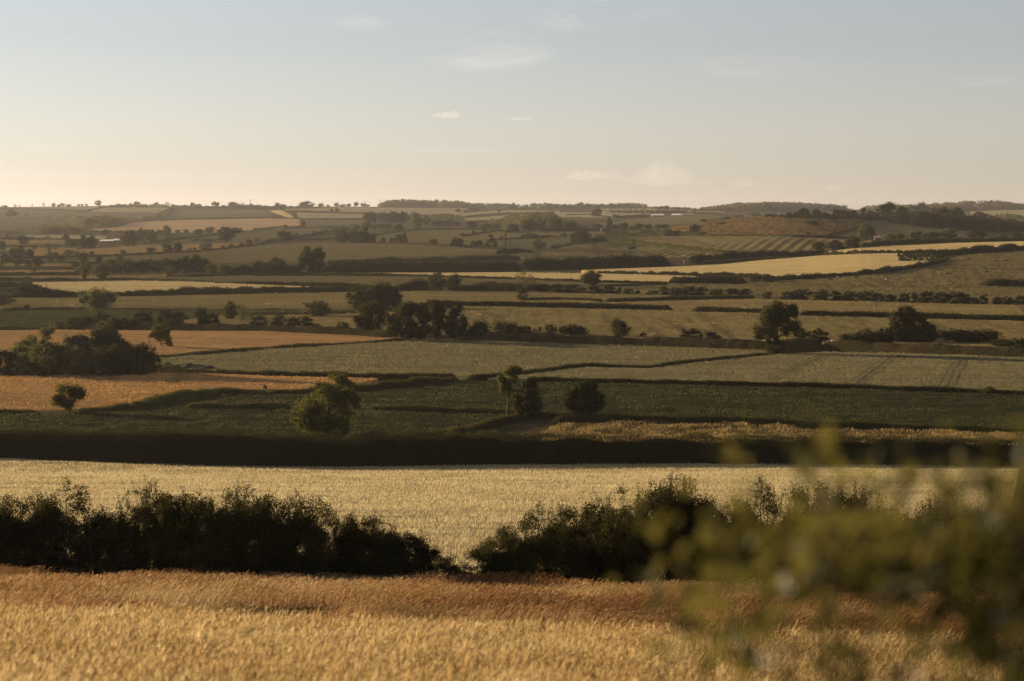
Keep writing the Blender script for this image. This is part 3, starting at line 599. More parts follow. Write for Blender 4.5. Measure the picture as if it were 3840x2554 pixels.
def hedge_cloud(pts, hpx, wm, leaf_px, dens, bump, seed, wlen, core=0.86):
    r = np.random.default_rng(seed)
    p = np.array(pts, float); xs = [p[0, 0]]; 
    L = np.concatenate([[0], np.cumsum(np.hypot(np.diff(p[:, 0]), np.diff(p[:, 1])))])
    s = np.linspace(0, L[-1], max(3, int(L[-1]/5)))
    bx = np.interp(s, L, p[:, 0]); by = np.interp(s, L, p[:, 1])
    hp = np.interp(s, L, np.broadcast_to(np.asarray(hpx, float), L.shape)) if np.ndim(hpx) else np.full(len(s), float(hpx))
    P = unproject(bx, by); d = P[:, 1]; hm = hp/FPX*d+0.55*np.clip(hp/8.0, 0.3, 1)
    seg = np.concatenate([[0], np.cumsum(np.linalg.norm(np.diff(P[:, :2], axis=0), axis=1))])
    leaf = leaf_px*d.mean()/PXM
    n = int(np.clip(seg[-1]*(hm.mean()*2+wm)/leaf**2*dens, 60, 130000))
    # spend leaves where the hedge is far less densely (leaf size follows distance)
    q = r.random(n)*seg[-1]
    c = np.stack([np.interp(q, seg, P[:, k]) for k in range(3)], 1); h = np.interp(q, seg, hm); dd = np.interp(q, seg, d)
    tx = np.gradient(P[:, 0])/np.maximum(np.hypot(np.gradient(P[:, 0]), np.gradient(P[:, 1])), 1e-6); ty = np.gradient(P[:, 1])/np.maximum(np.hypot(np.gradient(P[:, 0]), np.gradient(P[:, 1])), 1e-6)
    nx = -np.interp(q, seg, ty); ny = np.interp(q, seg, tx)
    th = r.random(n)*math.pi; rr = np.where(r.random(n) < 0.8, r.uniform(0.8, 1.03, n), r.uniform(0.3, 0.8, n))
    top = h*(1+bump*(1.5*vnoise(q/wlen, 0*q, seed)+0.8*vnoise(q/(wlen*0.4), 0*q+7, seed+1)))
    endf = np.clip(np.minimum(q, seg[-1]-q)/(0.7*h+0.3), 0.05, 1)**0.5; top = top*endf
    cw = np.cos(th); sw = np.sin(th)**0.55
    off = cw*np.abs(cw)**-0.3*wm/2*rr*(1+0.3*bump*vnoise(q/wlen, 0*q+31, seed))
    Q = np.stack([c[:, 0]+nx*off, c[:, 1]+ny*off, np.zeros(n)], 1)
    Q[:, 2] = ground(Q[:, 0], Q[:, 1])-0.15+top*sw*rr
    N = np.stack([nx*cw, ny*cw, np.sin(th)], 1)*0.9+r.normal(size=(n, 3))*0.55
    st = r.random(n) < 0.12; Q[st, 2] += (r.random(st.sum())**2)*0.30*h[st]*np.sin(th[st])
    V, F = leaf_quads(Q, N, leaf*1.35*dd/d.mean(), r)
    rnd = np.repeat(np.clip(0.5+0.3*r.normal(size=n)+0.7*vnoise(q/3.0, 0*q+3, seed+5), 0, 1), 4)
    # solid dark tube added inside the hedge to make it opaque
    k = int(np.clip(seg[-1]/max(hm.mean()*0.5, 0.4), 4, 900)); sq = np.linspace(0.002, 0.998, k)*seg[-1]; A = np.linspace(0, math.pi, 7)
    cc = np.stack([np.interp(sq, seg, P[:, i]) for i in range(2)], 1); hh = np.interp(sq, seg, hm)
    tp = hh*(1+bump*(1.5*vnoise(sq/wlen, 0*sq, seed)+0.8*vnoise(sq/(wlen*0.4), 0*sq+7, seed+1)))*np.clip(np.minimum(sq, seg[-1]-sq)/(0.7*hh+0.3), 0.05, 1)**0.5
    tp = tp*core*(1+0.2*(r.random(k)-0.5))
    ex = np.interp(sq, seg, -ty); ey = np.interp(sq, seg, tx)
    of = np.cos(A)[None, :]*wm/2*0.86*(1+0.2*(r.random((k, 7))-0.5))
    B = np.stack([cc[:, :1]+ex[:, None]*of, cc[:, 1:]+ey[:, None]*of, np.zeros((k, 7))], -1)
    B[..., 2] = ground(B[..., 0], B[..., 1])-0.2+tp[:, None]*np.sin(A)[None, :]**0.5
    i, j = np.meshgrid(np.arange(k-1), np.arange(6), indexing='ij'); i = i.ravel(); j = j.ravel()
    F2 = np.stack([i*7+j, i*7+j+1, (i+1)*7+j+1, (i+1)*7+j], 1)+len(V)
    V = np.concatenate([V, B.reshape(-1, 3)]); F = np.concatenate([F, F2]); rnd = np.concatenate([rnd, np.full(k*7, 0.1)])
    return V, F, rnd, P, hm
_hs = [100]
def hedge(label, pts, h, w=2.0, bump=0.36, mat=None, leaf=0.95, dens=1.7, name='hedge', wlen=6.0, cat='hedge', group=None, core=0.86):
    _hs[0] += 1
    V, F, rnd, P, hm = hedge_cloud(pts, h, w, leaf, dens, bump, _hs[0], wlen, core)
    c = P[len(P)//2]
    o = link(name, mesh(name, V-c, [F], mat or M_leaf, {'rnd': rnd}), loc=c)
    return tag(o, label, cat, group)
GH = 'hedges between the fields'
def H(label, pts, h, **k): return hedge(label, pts, h, group=GH, **k)
gb = dict(mat=M_grassd, name='grass_bank', cat='grass bank', w=2.4)

# near and middle hedges
H('long trimmed dark hedge behind the pasture, from the big right hand tree to the edge', [(2997,1187),(3300,1192),(3500,1197),(3840,1207),(4100,1214)], 19, w=2.6, bump=0.12)
H('trimmed dark hedge with a gap at its right end, behind the weedy pasture', [(1590,1148),(1760,1152),(1900,1153),(2100,1155),(2519,1167)], 19, w=2.6, bump=0.12)
H('short trimmed hedge between the gap and the big right hand tree', [(2598,1171),(2867,1178),(2990,1187)], 18, w=2.5, bump=0.12)
H('low clipped hedge left of the small gap in the gold strip', [(1968,1131),(2100,1129),(2262,1135)], 12, bump=0.1)
H('long curving clipped hedge right of the small gap in the gold strip', [(2272,1136),(2400,1131),(2536,1128),(2829,1121)], 13, bump=0.1)
H('dark hedge line rising through the green wheat to the big right hand tree', [(1757,1431),(1967,1409),(2187,1381),(2435,1387),(2550,1370),(2875,1339)], [17,16,15,12,13,10], bump=0.15, w=2.4)
H('thin dark hedge between tramlined wheat and bean field', [(1967,1435),(2200,1438),(2550,1445),(3091,1457),(3643,1477),(3840,1484),(4150,1495)], 15, bump=0.15, w=2.2)
H('dark hedge with fence posts along the back of the humpy meadow', [(2070,1588),(2300,1590),(2550,1592),(3091,1613),(3840,1637),(4150,1648)], [28,30,28,30,28,28], bump=0.15, w=2.6)
H('hedge under the grey green wheat, left of the field gateway', [(806,1403),(950,1410),(1300,1424),(1560,1423),(1715,1426)], [12,16,18,20,16], bump=0.3, w=2.2)
H('low dark line of hedge between orange barley and green wheat', [(560,1352),(700,1340),(1000,1315),(1300,1298),(1530,1281)], [12,13,13,11,10], bump=0.2, w=2.0, mat=M_grassd)
H('hedge stub with tall grass beside the small tree at left', [(285,1552),(380,1548),(496,1535)], [14,18,20], bump=0.4, w=2.2, mat=M_grassd)
hedge('dark grassy bank curving from the small left tree towards the ash', [(496,1538),(620,1508),(772,1486),(827,1474),(1000,1480)], [24,30,26,16,10], bump=0.25, **gb)
hedge('thick grass bank left of the field gateway', [(1000,1482),(1100,1480),(1355,1470),(1560,1450),(1715,1434)], [13,18,26,26,22], bump=0.3, **gb)
H('low scrubby hedge along the bottom of the orange barley at the left edge', [(-200,1552),(0,1553),(143,1555)], 12, bump=0.3, mat=M_grassd)
hedge('thin strip of dry grass dividing the dark bean field on the left', [(689,1540),(900,1540),(1103,1539)], 22, bump=0.3, **gb)
hedge('thin strip of dry grass dividing the bean field right of the ash', [(1371,1546),(1774,1556),(1930,1564)], 20, bump=0.3, **gb)
hedge('rough grass bank running up to the pair of lone trees', [(1560,1655),(1746,1620),(1860,1590),(1956,1568),(2066,1558)], [12,14,15,14,10], bump=0.3, mat=M_grassd, name='grass_bank', cat='grass bank', w=2.2)
hedge('scrubby grass verge between the heap and the ash tree', [(575,1392),(700,1402),(810,1408)], [16,20,18], bump=0.35, **gb)
H('hedge of scrub along the pasture behind the embankment, at the left', [(0,1163),(300,1160),(430,1162),(700,1166),(1000,1166),(1180,1170)], [6,7,5,7,6,7], bump=0.3, w=1.6, mat=M_grassd)
H('low weedy line in front of the beet field at the left edge', [(-150,1235),(0,1238),(160,1236)], 9, bump=0.3, mat=M_grassd)
# the hedges of the flat valley
H('long dark uneven hedge behind the brown gold strip on the left', [(34,1118),(200,1116),(420,1115),(636,1110),(1000,1101),(1180,1099),(1390,1093)], [26,24,22,27,25,20,20], bump=0.3, w=3)
H('dark tall hedge at the left edge above the round bush', [(-150,1084),(0,1084),(132,1083)], 28, bump=0.3, w=4)
H('thin hedge below the dark tall hedge at the left edge', [(-150,1093),(0,1094),(90,1092)], 9, bump=0.3)
H('rough hedge right of the willows, behind the orange strip', [(1480,1092),(1570,1088),(1620,1087)], [24,34,26], bump=0.3, w=4)
H('dark rough hedge between two round trees and the thin tree', [(1715,1091),(1800,1090),(1900,1093),(1945,1095)], [20,30,24,24], bump=0.35, w=4)
H('low hedge along the front of the gold strip at the centre', [(1395,1032),(1600,1041),(1900,1049),(2197,1060),(2506,1065)], [7,8,8,8,7], bump=0.15)
H('dark hedge at the foot of the tall embankment belt, left half', [(800,1036),(1100,1033),(1340,1037),(1400,1038)], [9,10,9,7], bump=0.15)
H('thin hedge across the grey green strip in front of the poplar', [(800,1066),(950,1066),(1090,1068),(1300,1074),(1400,1076)], [7,8,8,9,7], bump=0.2)
H('clipped hedge running right of the round tree on the gold edge', [(2250,1079),(2340,1076),(2420,1073),(2510,1071)], 9, bump=0.12)
H('short low hedge left of the round tree on the gold edge', [(1990,1086),(2100,1080),(2180,1078)], 9, bump=0.15)
H('bumpy hedge of bushes under the gold field, right of centre', [(2239,1029),(2440,1033),(2640,1036),(2860,1039)], 11, bump=0.35, wlen=4)
H('broad dark overgrown block of hedge right of centre', [(2505,1067),(2600,1067),(2700,1067),(2795,1068)], [22,30,31,27], bump=0.15, w=9)
H('long bushy hedge climbing the right hand slope beside the cattle', [(2860,1058),(3010,1052),(3090,1047),(3290,1030),(3400,1012),(3490,998),(3545,983)], [18,22,24,18,18,16,14], bump=0.35, w=3, wlen=8)
H('bushy hedge along the top right of the cattle pasture', [(3480,959),(3640,950),(3700,946),(3840,938),(4150,926)], [14,18,22,20,18], bump=0.4, w=4, wlen=9)
H('wide dark clump of hedge at the right edge of the cattle pasture', [(3682,1076),(3760,1075),(3840,1077),(3950,1078)], [24,27,28,24], bump=0.15, w=9)
H('row of clipped round bushes making a hedge between the gold fields', [(3077,957),(3200,952),(3300,951),(3400,949),(3489,947)], 9, bump=0.6, wlen=2.6)
H('thin end of the hedge between the gold fields', [(2840,974),(2940,969),(3077,957)], 6, bump=0.3)
H('far hedge along the back of the upper gold field', [(3120,936),(3200,931),(3300,918),(3420,912),(3560,910),(3700,908),(3840,905),(4150,900)], [8,10,12,14,12,14,13,12], bump=0.35)
# the tall belts
H('tall dark embankment belt of trees behind the poplar, right of it', [(1215,1019),(1400,1019),(1600,1019),(1800,1018),(1960,1018)], [32,34,34,36,38], bump=0.12, w=9, mat=M_leafd)
H('dark tree belt in front of the ridged pasture, left part', [(1950,1012),(2100,1010),(2250,1006),(2400,1001),(2490,995)], [42,40,44,40,36], bump=0.3, w=12, wlen=12, mat=M_leafd)
H('dark tree belt in front of the ridged pasture, right of the stone walls', [(2590,988),(2700,980),(2800,973),(2950,966),(3100,952)], [30,30,24,20,14], bump=0.3, w=9, wlen=12, mat=M_leafd)
H('hedge of scrub along the lower edge of the right tree belt', [(2630,991),(2750,983),(2850,977),(2960,968)], 8, bump=0.3)
H('lumpy scrub line above the embankment belt', [(1225,986),(1400,982),(1560,978),(1750,977),(1950,974)], [8,9,14,12,13], bump=0.7, w=4, wlen=14)
H('dark thicket hedge filling the gap left of the broad poplar', [(840,1028),(960,1027),(1050,1026),(1130,1026)], [22,30,28,24], bump=0.3, w=8, mat=M_leafd)
H('dark hedge below the thicket left of the poplar', [(620,1043),(760,1040),(960,1036)], [9,10,10], bump=0.2)
H('thin far left hedge under the leaning oak', [(300,1054),(440,1053),(620,1056),(800,1062)], [8,9,8,7], bump=0.25)
H('dark left edge hedge beside the pale green strip', [(-100,1049),(0,1051),(300,1051)], [9,9,6], bump=0.3)
H('hedge under the brown strip at the far left', [(-100,1032),(0,1033),(300,1030)], 8, bump=0.25)
H('pale scrubby hedge above the brown strip at the far left', [(-100,1012),(0,1011),(280,1011)], 9, bump=0.4, mat=M_leafw)
H('far left hedge behind the thin pale strip, with round trees in it', [(-100,985),(0,984),(110,983)], 7, bump=0.3)
H('hedge with oaks in it left of the long olive field', [(163,988),(300,988),(400,990),(420,984)], 6, bump=0.3)
H('hedge along the lower edge of the brown orange barley', [(0,970),(127,968),(300,963),(440,959),(620,950),(740,945),(850,935),(1000,915)], [6,6,5,5,5,5,6,6], bump=0.3)
H('hedge on the rise from the oaks to the cypress clump', [(985,912),(1100,893),(1180,882),(1250,868),(1310,864)], [7,7,6,5,5], bump=0.3)
H('low hedge from the cypress clump to the left field corner', [(1090,903),(1180,900),(1255,897)], 5, bump=0.3)
H('hedge curving up the middle rise behind the tramlines', [(1380,893),(1460,876),(1575,864),(1700,860),(1950,862)], [6,5,5,4,5], bump=0.25)
H('hedge along the front of the middle rise', [(1380,912),(1590,918),(1700,924),(1860,934)], [5,5,6,6], bump=0.25)
H('hedge from the round bush across to the hollow', [(1735,891),(1800,878),(1860,870),(1950,867)], [7,6,6,6], bump=0.3)
H('hedge along the hollow towards the tall ivy covered trees', [(1830,905),(1890,902),(1960,896),(2060,889),(2120,893)], [7,6,6,6,5], bump=0.3)
H('dark hedge at the foot of the lower middle field', [(1860,952),(1920,950),(2000,949)], [14,16,10], bump=0.4)
H('long tall hedge running diagonally between the ridged pastures', [(2176,909),(2269,904),(2366,912),(2536,934),(2685,951),(2800,958),(2900,962)], [13,12,12,13,13,12,10], bump=0.3, w=3, wlen=9)
H('hedge below the bracken hill, reaching the white gabled house', [(2640,884),(2760,886),(2840,887),(3010,890),(3240,898)], [6,6,7,7,7], bump=0.3)
H('diagonal hedge on the hill under the hilltop wood', [(3103,885),(3205,862),(3268,828)], [5,6,5], bump=0.3)
H('thick scrub hedge below the green farm hill', [(2275,886),(2400,886),(2530,884),(2640,882)], [14,16,18,10], bump=0.45, w=8, wlen=14)
H('hedgerow with round trees at the foot of the dark slope', [(3240,920),(3380,912),(3500,907),(3700,904),(3840,903),(4000,902)], [8,9,10,10,12,10], bump=0.4, w=6)
H('tiny dark hedge in front of the blue barn', [(2020,866),(2160,866),(2260,866)], 9, bump=0.25)
# the far hillside
H('hedge below the pink ripe field', [(950,862),(1050,854),(1145,851)], 4, bump=0.3)
H('hedge under the far dull pasture', [(1185,853),(1290,852),(1370,857)], 4, bump=0.3)
H('hedge along the lower left edge of the pink ripe field', [(330,869),(480,874),(640,876)], [5,8,7], bump=0.5)
H('line of hedge in front of the hillside oaks', [(540,912),(700,895),(800,884),(830,880)], 5, bump=0.3)
H('hedge dividing two fields above the pink ripe field', [(590,825),(720,822),(1000,816),(1120,820)], 3, bump=0.3)
H('diagonal hedge climbing to the skyline on the left hillside', [(575,824),(600,812),(625,797),(650,783)], [8,10,9,6], bump=0.4, w=6)
H('thin skyline field hedge at the far left', [(60,783),(200,787),(330,791),(385,779)], 3, bump=0.3)
H('thin dark hedge between two grey far fields', [(1077,793),(1220,796),(1357,801),(1430,805)], 3.5, bump=0.3)
H('hedge dipping past the sunlit sliver of field', [(1060,788),(1085,797),(1110,820)], 4, bump=0.3)
H('thin hedge between the upper and lower pale strips', [(1735,815),(1790,808),(1900,801),(2080,797)], 3, bump=0.3)
H('thin hedge below the lower pale strip', [(1755,833),(1850,829),(1960,822),(2080,813)], 3.5, bump=0.3)
H('far left hedge in front of the spur', [(-100,872),(0,872),(130,873)], 4, bump=0.3)
H('far left hedge behind the pale pasture strips', [(-100,897),(0,897),(130,897),(250,901)], 6, bump=0.4)
H('thin far left hedge between the first and second pale strips', [(-100,924),(0,924),(230,921)], 4, bump=0.3)
H('far hedge left of the long farm sheds', [(2300,815),(2380,812),(2440,809)], 5, bump=0.3)
H('hedge right of the long farm sheds, over the green hill', [(2560,805),(2640,801),(2725,812)], 4, bump=0.3)
H('dark line of hedge above the green farm hill', [(2120,808),(2200,806),(2300,818),(2420,815)], 4, bump=0.3)
H('thin hedge running away along the right edge of the pale wheat', [(3826,1990),(3820,1900),(3832,1830),(3838,1775)], [40,30,24,18], bump=0.3, w=1.2)

# the tall dark hedge across the picture in front of the pale wheat
_root = empty('tall_hedge', unproject(1900, 1750)[0])
tag(_root, 'tall dark unbroken hedge across the whole width behind the pale wheat', 'hedge', GH)
_b = [(-350,1716),(0,1724),(551,1749),(937,1759),(1300,1761),(1801,1753),(2550,1747),(3367,1754),(3840,1760),(4250,1764)]
_t = [103,106,122,124,114,118,106,104,98,96]
V, F, rnd, P, hm = hedge_cloud(_b, [h for h in _t], 4.2, 0.95, 2.0, 0.07, 77, 5.0)
c = np.array(_root.location); link('foliage', mesh('foliage', V-c, [F], M_leafd, {'rnd': rnd}), _root)
# tall grass standing in front of and on top of the hedge line
hedge('fringe of tall grass along the top edge of the tall dark hedge', [(-300,1640),(0,1640),(551,1650),(1250,1668),(1746,1656),(2100,1660)], [26,26,26,28,30,24], w=2.5, bump=0.35, mat=M_grassd, name='grass_fringe', cat='grass bank', leaf=0.75, dens=1.5, wlen=2, core=0.12)
# dry grass along the crests of the flood banks
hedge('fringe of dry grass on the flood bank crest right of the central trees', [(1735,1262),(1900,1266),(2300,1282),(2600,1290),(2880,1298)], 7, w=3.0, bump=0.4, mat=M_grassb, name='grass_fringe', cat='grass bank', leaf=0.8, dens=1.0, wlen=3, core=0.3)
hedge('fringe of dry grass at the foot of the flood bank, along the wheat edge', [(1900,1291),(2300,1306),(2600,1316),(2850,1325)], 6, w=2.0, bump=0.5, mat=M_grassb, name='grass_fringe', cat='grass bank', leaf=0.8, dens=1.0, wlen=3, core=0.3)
hedge('fringe of tall grass along the top edge of the tall dark hedge, right half', [(2120,1668),(2550,1662),(3091,1668),(3640,1676),(3840,1680),(4150,1690)], [22,24,24,24,26,26], w=2.5, bump=0.4, mat=M_grassd, name='grass_fringe', cat='grass bank', leaf=0.75, dens=1.5, wlen=2, core=0.12)
# ------------------------------------------------------------------ trees: prototypes for the small ones, a mesh of its own for each large one
LM = {'h': M_leaf, 'd': M_leafd, 'w': M_leafw, 'a': M_leafa}
_proto = {}
def proto(kind, size, var):
    k = (kind, size, var)
    if k not in _proto:
        n, leaf = {'s': (520, 0.115), 'm': (4200, 0.052)}[size]
        if kind == 'sparse': n = int(n*0.45)
        if kind == 'ash': n = int(n*0.8)
        if kind == 'bare': _proto[k] = bare_mesh(1, 1, 40+var, M_dead)
        else: _proto[k] = tree_mesh(kind, 1.0, 1.0, n, leaf, hash((kind, size, var)) % 9999 if False else (sum(map(ord, kind))*7+ord(size)+var*131), (M_leaf, M_bark), one=(size == 's'))
    return _proto[k]
_ts = [500]; _mm = {}
def remat(me, mat, slot=0):
    if me.materials[slot] == mat: return me
    key = (me.name, mat.name)
    if key not in _mm:
        c = me.copy(); c.materials[slot] = mat; _mm[key] = c
    return _mm[key]
def tree(px, base, w, h, kind, label, mat='h', cat=None, group=None, name=None, dens=1.0, lobes=None):
    """px, base: where the foot stands in the photo; w, h: its size there"""
    p = unproject(px, base)[0]; d = p[1]; Wm = w/FPX*d; Hm = h/FPX*d+(0.45 if d < 1500 else 0.0)
    if lobes: lobes = [((lx-px)/FPX*d, (base-ly)/FPX*d+0.4, lr/FPX*d) for lx, ly, lr in lobes]
    _ts[0] += 1; sd_ = _ts[0]; r = np.random.default_rng(sd_)
    cat = cat or ('bush' if kind == 'bush' else 'tree')
    name = name or ('bush' if kind == 'bush' else 'bare_tree' if kind == 'bare' else 'conifer' if kind == 'conifer' else 'willow' if kind == 'willow' else 'tree')
    rz = 0.0 if lobes else r.uniform(0, 6.28); m = LM[mat]; ow = max(w, h)/3.75
    if ow < 9.5 or kind == 'bare':
        me = proto(kind, 's' if kind != 'bare' else 'm', int(r.integers(4 if kind != 'bare' else 2)))
        o = link(name, me if kind == 'bare' else remat(me, m), loc=p); o.rotation_euler = (0, 0, rz); o.scale = (Wm, Wm, Hm)
        return tag(o, label, cat, group)
    root = empty(name, p, rz)
    if ow < 24 and not lobes:
        cr, tk = proto(kind, 'm', int(r.integers(3)))
        a = link('crown', remat(cr, m), root); b = link('trunk', tk, root)
        root.scale = (Wm, Wm, Hm)
    else:
        leaf = 1.25*d/PXM
        k = {'sparse': 0.9, 'ash': 2.6, 'willow': 3.4}.get(kind, 3.0)*dens
        n = int(np.clip(Wm*Hm/leaf**2*k*2.2, 1500, 42000))
        cr, tk = tree_mesh(kind, Wm, Hm, n, leaf*1.5, sd_, (m, M_bark), lobes=lobes)
        link('crown', cr, root); link('trunk', tk, root)
    return tag(root, label, cat, group)

# --- lone trees of the nearer fields
tree(1225,1645,265,255,'ash','large leafy ash with sunlit sprays rising over the tall hedge, before the bean field','a', dens=1.1, lobes=[(1170,1530,62),(1252,1412,26),(1285,1432,26),(1312,1446,24),(1240,1482,46),(1345,1535,22),(1328,1492,24),(1292,1575,46),(1118,1566,32),(1230,1592,46),(1150,1590,40),(1275,1520,44),(1200,1455,20),(1175,1622,34),(1285,1622,32),(1300,1480,30)])
tree(259,1556,138,124,'ash','small open crowned tree alone at the corner of the orange barley and bean field','a', lobes=[(275,1465,36),(240,1480,34),(300,1485,26),(215,1510,24),(265,1510,32),(245,1535,22),(205,1492,14)])
tree(1900,1568,118,204,'sparse','tall thin see through tree leaning over the darker bushy tree','a', dens=2.6, lobes=[(1936,1386,25),(1908,1400,20),(1880,1426,20),(1897,1452,20),(1932,1432,18),(1880,1472,13),(1915,1470,16),(1935,1505,20),(1945,1535,22)])
tree(1975,1574,140,150,'round','dense dark tree directly right of the tall thin one', lobes=[(1992,1460,36),(2005,1510,38),(1960,1532,44),(1930,1502,24),(2000,1546,34),(1970,1492,34)])
tree(2190,1566,172,140,'round','round dark tree on a short trunk standing alone above the humpy meadow','d', lobes=[(2190,1472,46),(2145,1500,38),(2235,1500,38),(2190,1518,42),(2132,1524,26),(2250,1524,24),(2215,1452,28),(2160,1538,28),(2222,1540,28)])
tree(606,1311,83,92,'ash','small gnarled tree with a thick trunk alone in the orange barley','a', lobes=[(590,1245,26),(625,1246,20),(605,1268,26),(630,1280,18),(575,1262,17),(635,1296,12)])
tree(994,1471,14,22,'round','tiny sapling on the grass bank beside the orange barley')
tree(3703,1481,46,24,'bush','single round bush in the hedge below the tramlined wheat')
# --- the willow clump on the left
GW = 'willow clump by the orange barley'
tree(150,1385,150,180,'sparse','open silvery willow at the left of the big clump, branches showing against the barley','w',group=GW, name='willow', lobes=[(195,1240,22),(170,1252,23),(120,1275,28),(90,1302,24),(140,1302,18),(180,1278,16),(85,1332,20)])
tree(95,1402,125,118,'willow','pale willow at the left end of the big clump','w',group=GW)
tree(385,1408,170,200,'willow','tallest willow of the big clump, domed top above the barley','w',group=GW, lobes=[(395,1236,36),(360,1262,36),(420,1268,36),(400,1312,56),(350,1345,50),(440,1345,40)])
tree(285,1408,140,165,'willow','middle willow left of the tallest one in the big clump','w',group=GW, lobes=[(320,1282,40),(272,1292,32),(300,1335,52),(245,1352,42),(330,1372,40)])
tree(470,1410,160,155,'willow','broad dark willow right of the tallest one in the big clump','h',group=GW, lobes=[(480,1330,38),(455,1300,28),(520,1345,33),(500,1372,44),(430,1370,36)])
tree(545,1412,100,112,'willow','dark rounded willow at the right end of the big clump','h',group=GW)
tree(95,1414,100,80,'bush','low silvery bush at the left foot of the willow clump','w',group=GW, cat='bush')
tree(200,1416,160,126,'bush','silvery bush in front of the open willow','w',group=GW)
tree(310,1417,150,105,'bush','low bush at the middle foot of the willow clump','w',group=GW)
tree(430,1417,150,110,'bush','low bush in front of the broad dark willow','h',group=GW)
tree(522,1415,80,78,'bush','small bush at the right foot of the willow clump','w',group=GW)
tree(20,1412,100,88,'bush','very dark round bush at the left edge beside the willow clump','d')
# --- central group
tree(1425,1160,170,116,'willow','broad willow at the back of the central trees, standing in the brown gold strip','h', lobes=[(1420,1096,33),(1392,1116,33),(1440,1128,34),(1372,1140,26),(1400,1142,26),(1450,1096,26)])
tree(1340,1162,78,72,'bush','bushy willow shoulder at the left of the back willow','h')
tree(1488,1157,80,100,'willow','right half of the back willow pair, rounded and dark','d', lobes=[(1470,1096,30),(1490,1120,24),(1478,1142,24),(1462,1120,24)])
tree(1393,1253,142,132,'ash','left tree of the central group, trunk showing under an open crown','h', dens=1.15, lobes=[(1400,1152,28),(1370,1170,30),(1430,1176,30),(1347,1196,23),(1390,1200,33),(1440,1206,26),(1352,1226,20),(1420,1226,22),(1385,1236,24)])
tree(1535,1284,184,160,'round','biggest tree of the central group, round crown on a trunk at the barley tip','h', lobes=[(1540,1152,30),(1502,1166,30),(1580,1166,30),(1472,1196,28),(1530,1196,40),(1590,1200,35),(1482,1230,30),(1550,1236,38),(1600,1236,26),(1463,1240,16),(1500,1262,20),(1575,1262,22),(1535,1255,26)])
tree(1632,1278,108,148,'round','tree behind the right shoulder of the biggest central tree','h', lobes=[(1630,1150,24),(1650,1178,26),(1625,1190,24),(1645,1222,26),(1632,1256,24)])
tree(1700,1276,105,132,'ash','right hand tree of the central group with a ragged outline','d', dens=1.2, lobes=[(1720,1162,22),(1690,1188,28),(1735,1200,20),(1702,1228,28),(1740,1226,16),(1665,1222,22),(1690,1256,24),(1730,1254,20)])
tree(1794,1279,97,66,'bush','dark dome shaped bush right of the central trees','d')
tree(1287,1259,58,46,'bush','bush at the left foot of the central trees')
tree(1900,1256,95,44,'bush','wide low bush by the embankment right of the dark dome')
tree(1940,1282,48,52,'bush','bush growing on the shaded side of the embankment')
tree(1972,1257,50,30,'bush','small bush behind the embankment, second right of the wide low one')
tree(2017,1254,32,22,'bush','smallest bush in the row behind the embankment')
tree(2065,1260,48,38,'bush','upright bush left of the wide dark one behind the embankment')
tree(2150,1264,100,42,'bush','wide dark bush alone behind the embankment')
tree(2324,1268,68,64,'round','leafy small tree alone on the embankment, right of the wide dark bush','h')
tree(2313,1298,48,36,'bush','bush under the small tree on the embankment')
tree(2411,1270,26,18,'bush','scrap of bush in the dry pasture by the wire fence')
tree(2593,1278,80,38,'bush','larger of two dark bushes at the fence in the dry pasture','d')
tree(2674,1280,57,29,'bush','smaller of two dark bushes at the fence in the dry pasture','d')
# --- right group
tree(2911,1332,175,208,'ash','big tall tree on a stout trunk at the tramlined wheat corner','h', dens=1.4, lobes=[(2925,1152,33),(2965,1156,24),(2890,1172,33),(2940,1186,36),(2980,1182,20),(2870,1202,30),(2910,1216,38),(2975,1222,26),(2850,1236,26),(2882,1250,30),(2950,1242,26),(2846,1270,18),(2985,1238,13)])
tree(2905,1334,70,60,'bush','leafy suckers round the foot of the big tall tree')
tree(3005,1290,74,55,'bush','left one of two bushes right of the big tall tree')
tree(3071,1293,70,53,'bush','right one of two bushes, beside the wooden sheep pen')
tree(3385,1290,120,142,'round','tall dark oak behind the white rail fence','h', lobes=[(3390,1178,38),(3360,1202,33),(3425,1196,33),(3395,1226,43),(3350,1242,24),(3400,1260,34),(3365,1272,28)])
tree(3462,1290,120,110,'round','lower half of the oak pair, right of the tall dark oak','h', lobes=[(3460,1226,37),(3490,1242,26),(3432,1252,36),(3482,1265,32),(3450,1270,32)])
tree(3190,1298,100,42,'bush','low rounded bush right of the wooden sheep pen')
tree(3262,1298,100,56,'bush','bush between the pen and the tall dark oak')
tree(3325,1298,80,60,'bush','bush at the left foot of the tall dark oak','d')
tree(3535,1284,100,42,'bush','bush at the right foot of the lower oak')
tree(3650,1288,190,50,'bush','wide low thicket right of the white rail fence')
tree(3756,1307,78,28,'bush','low scrub bush right of the wide thicket')
tree(3825,1319,80,42,'bush','dark bush at the right edge by the embankment','d')
# --- dead and bare trees
tree(2859,1168,48,48,'bare','bare dead tree behind the trimmed hedge, left of the big tall tree')
tree(3283,1176,48,54,'bare','leafless tree rising from the long trimmed hedge')
tree(3832,1184,50,44,'bare','bare dead tree at the right edge above the trimmed hedge')
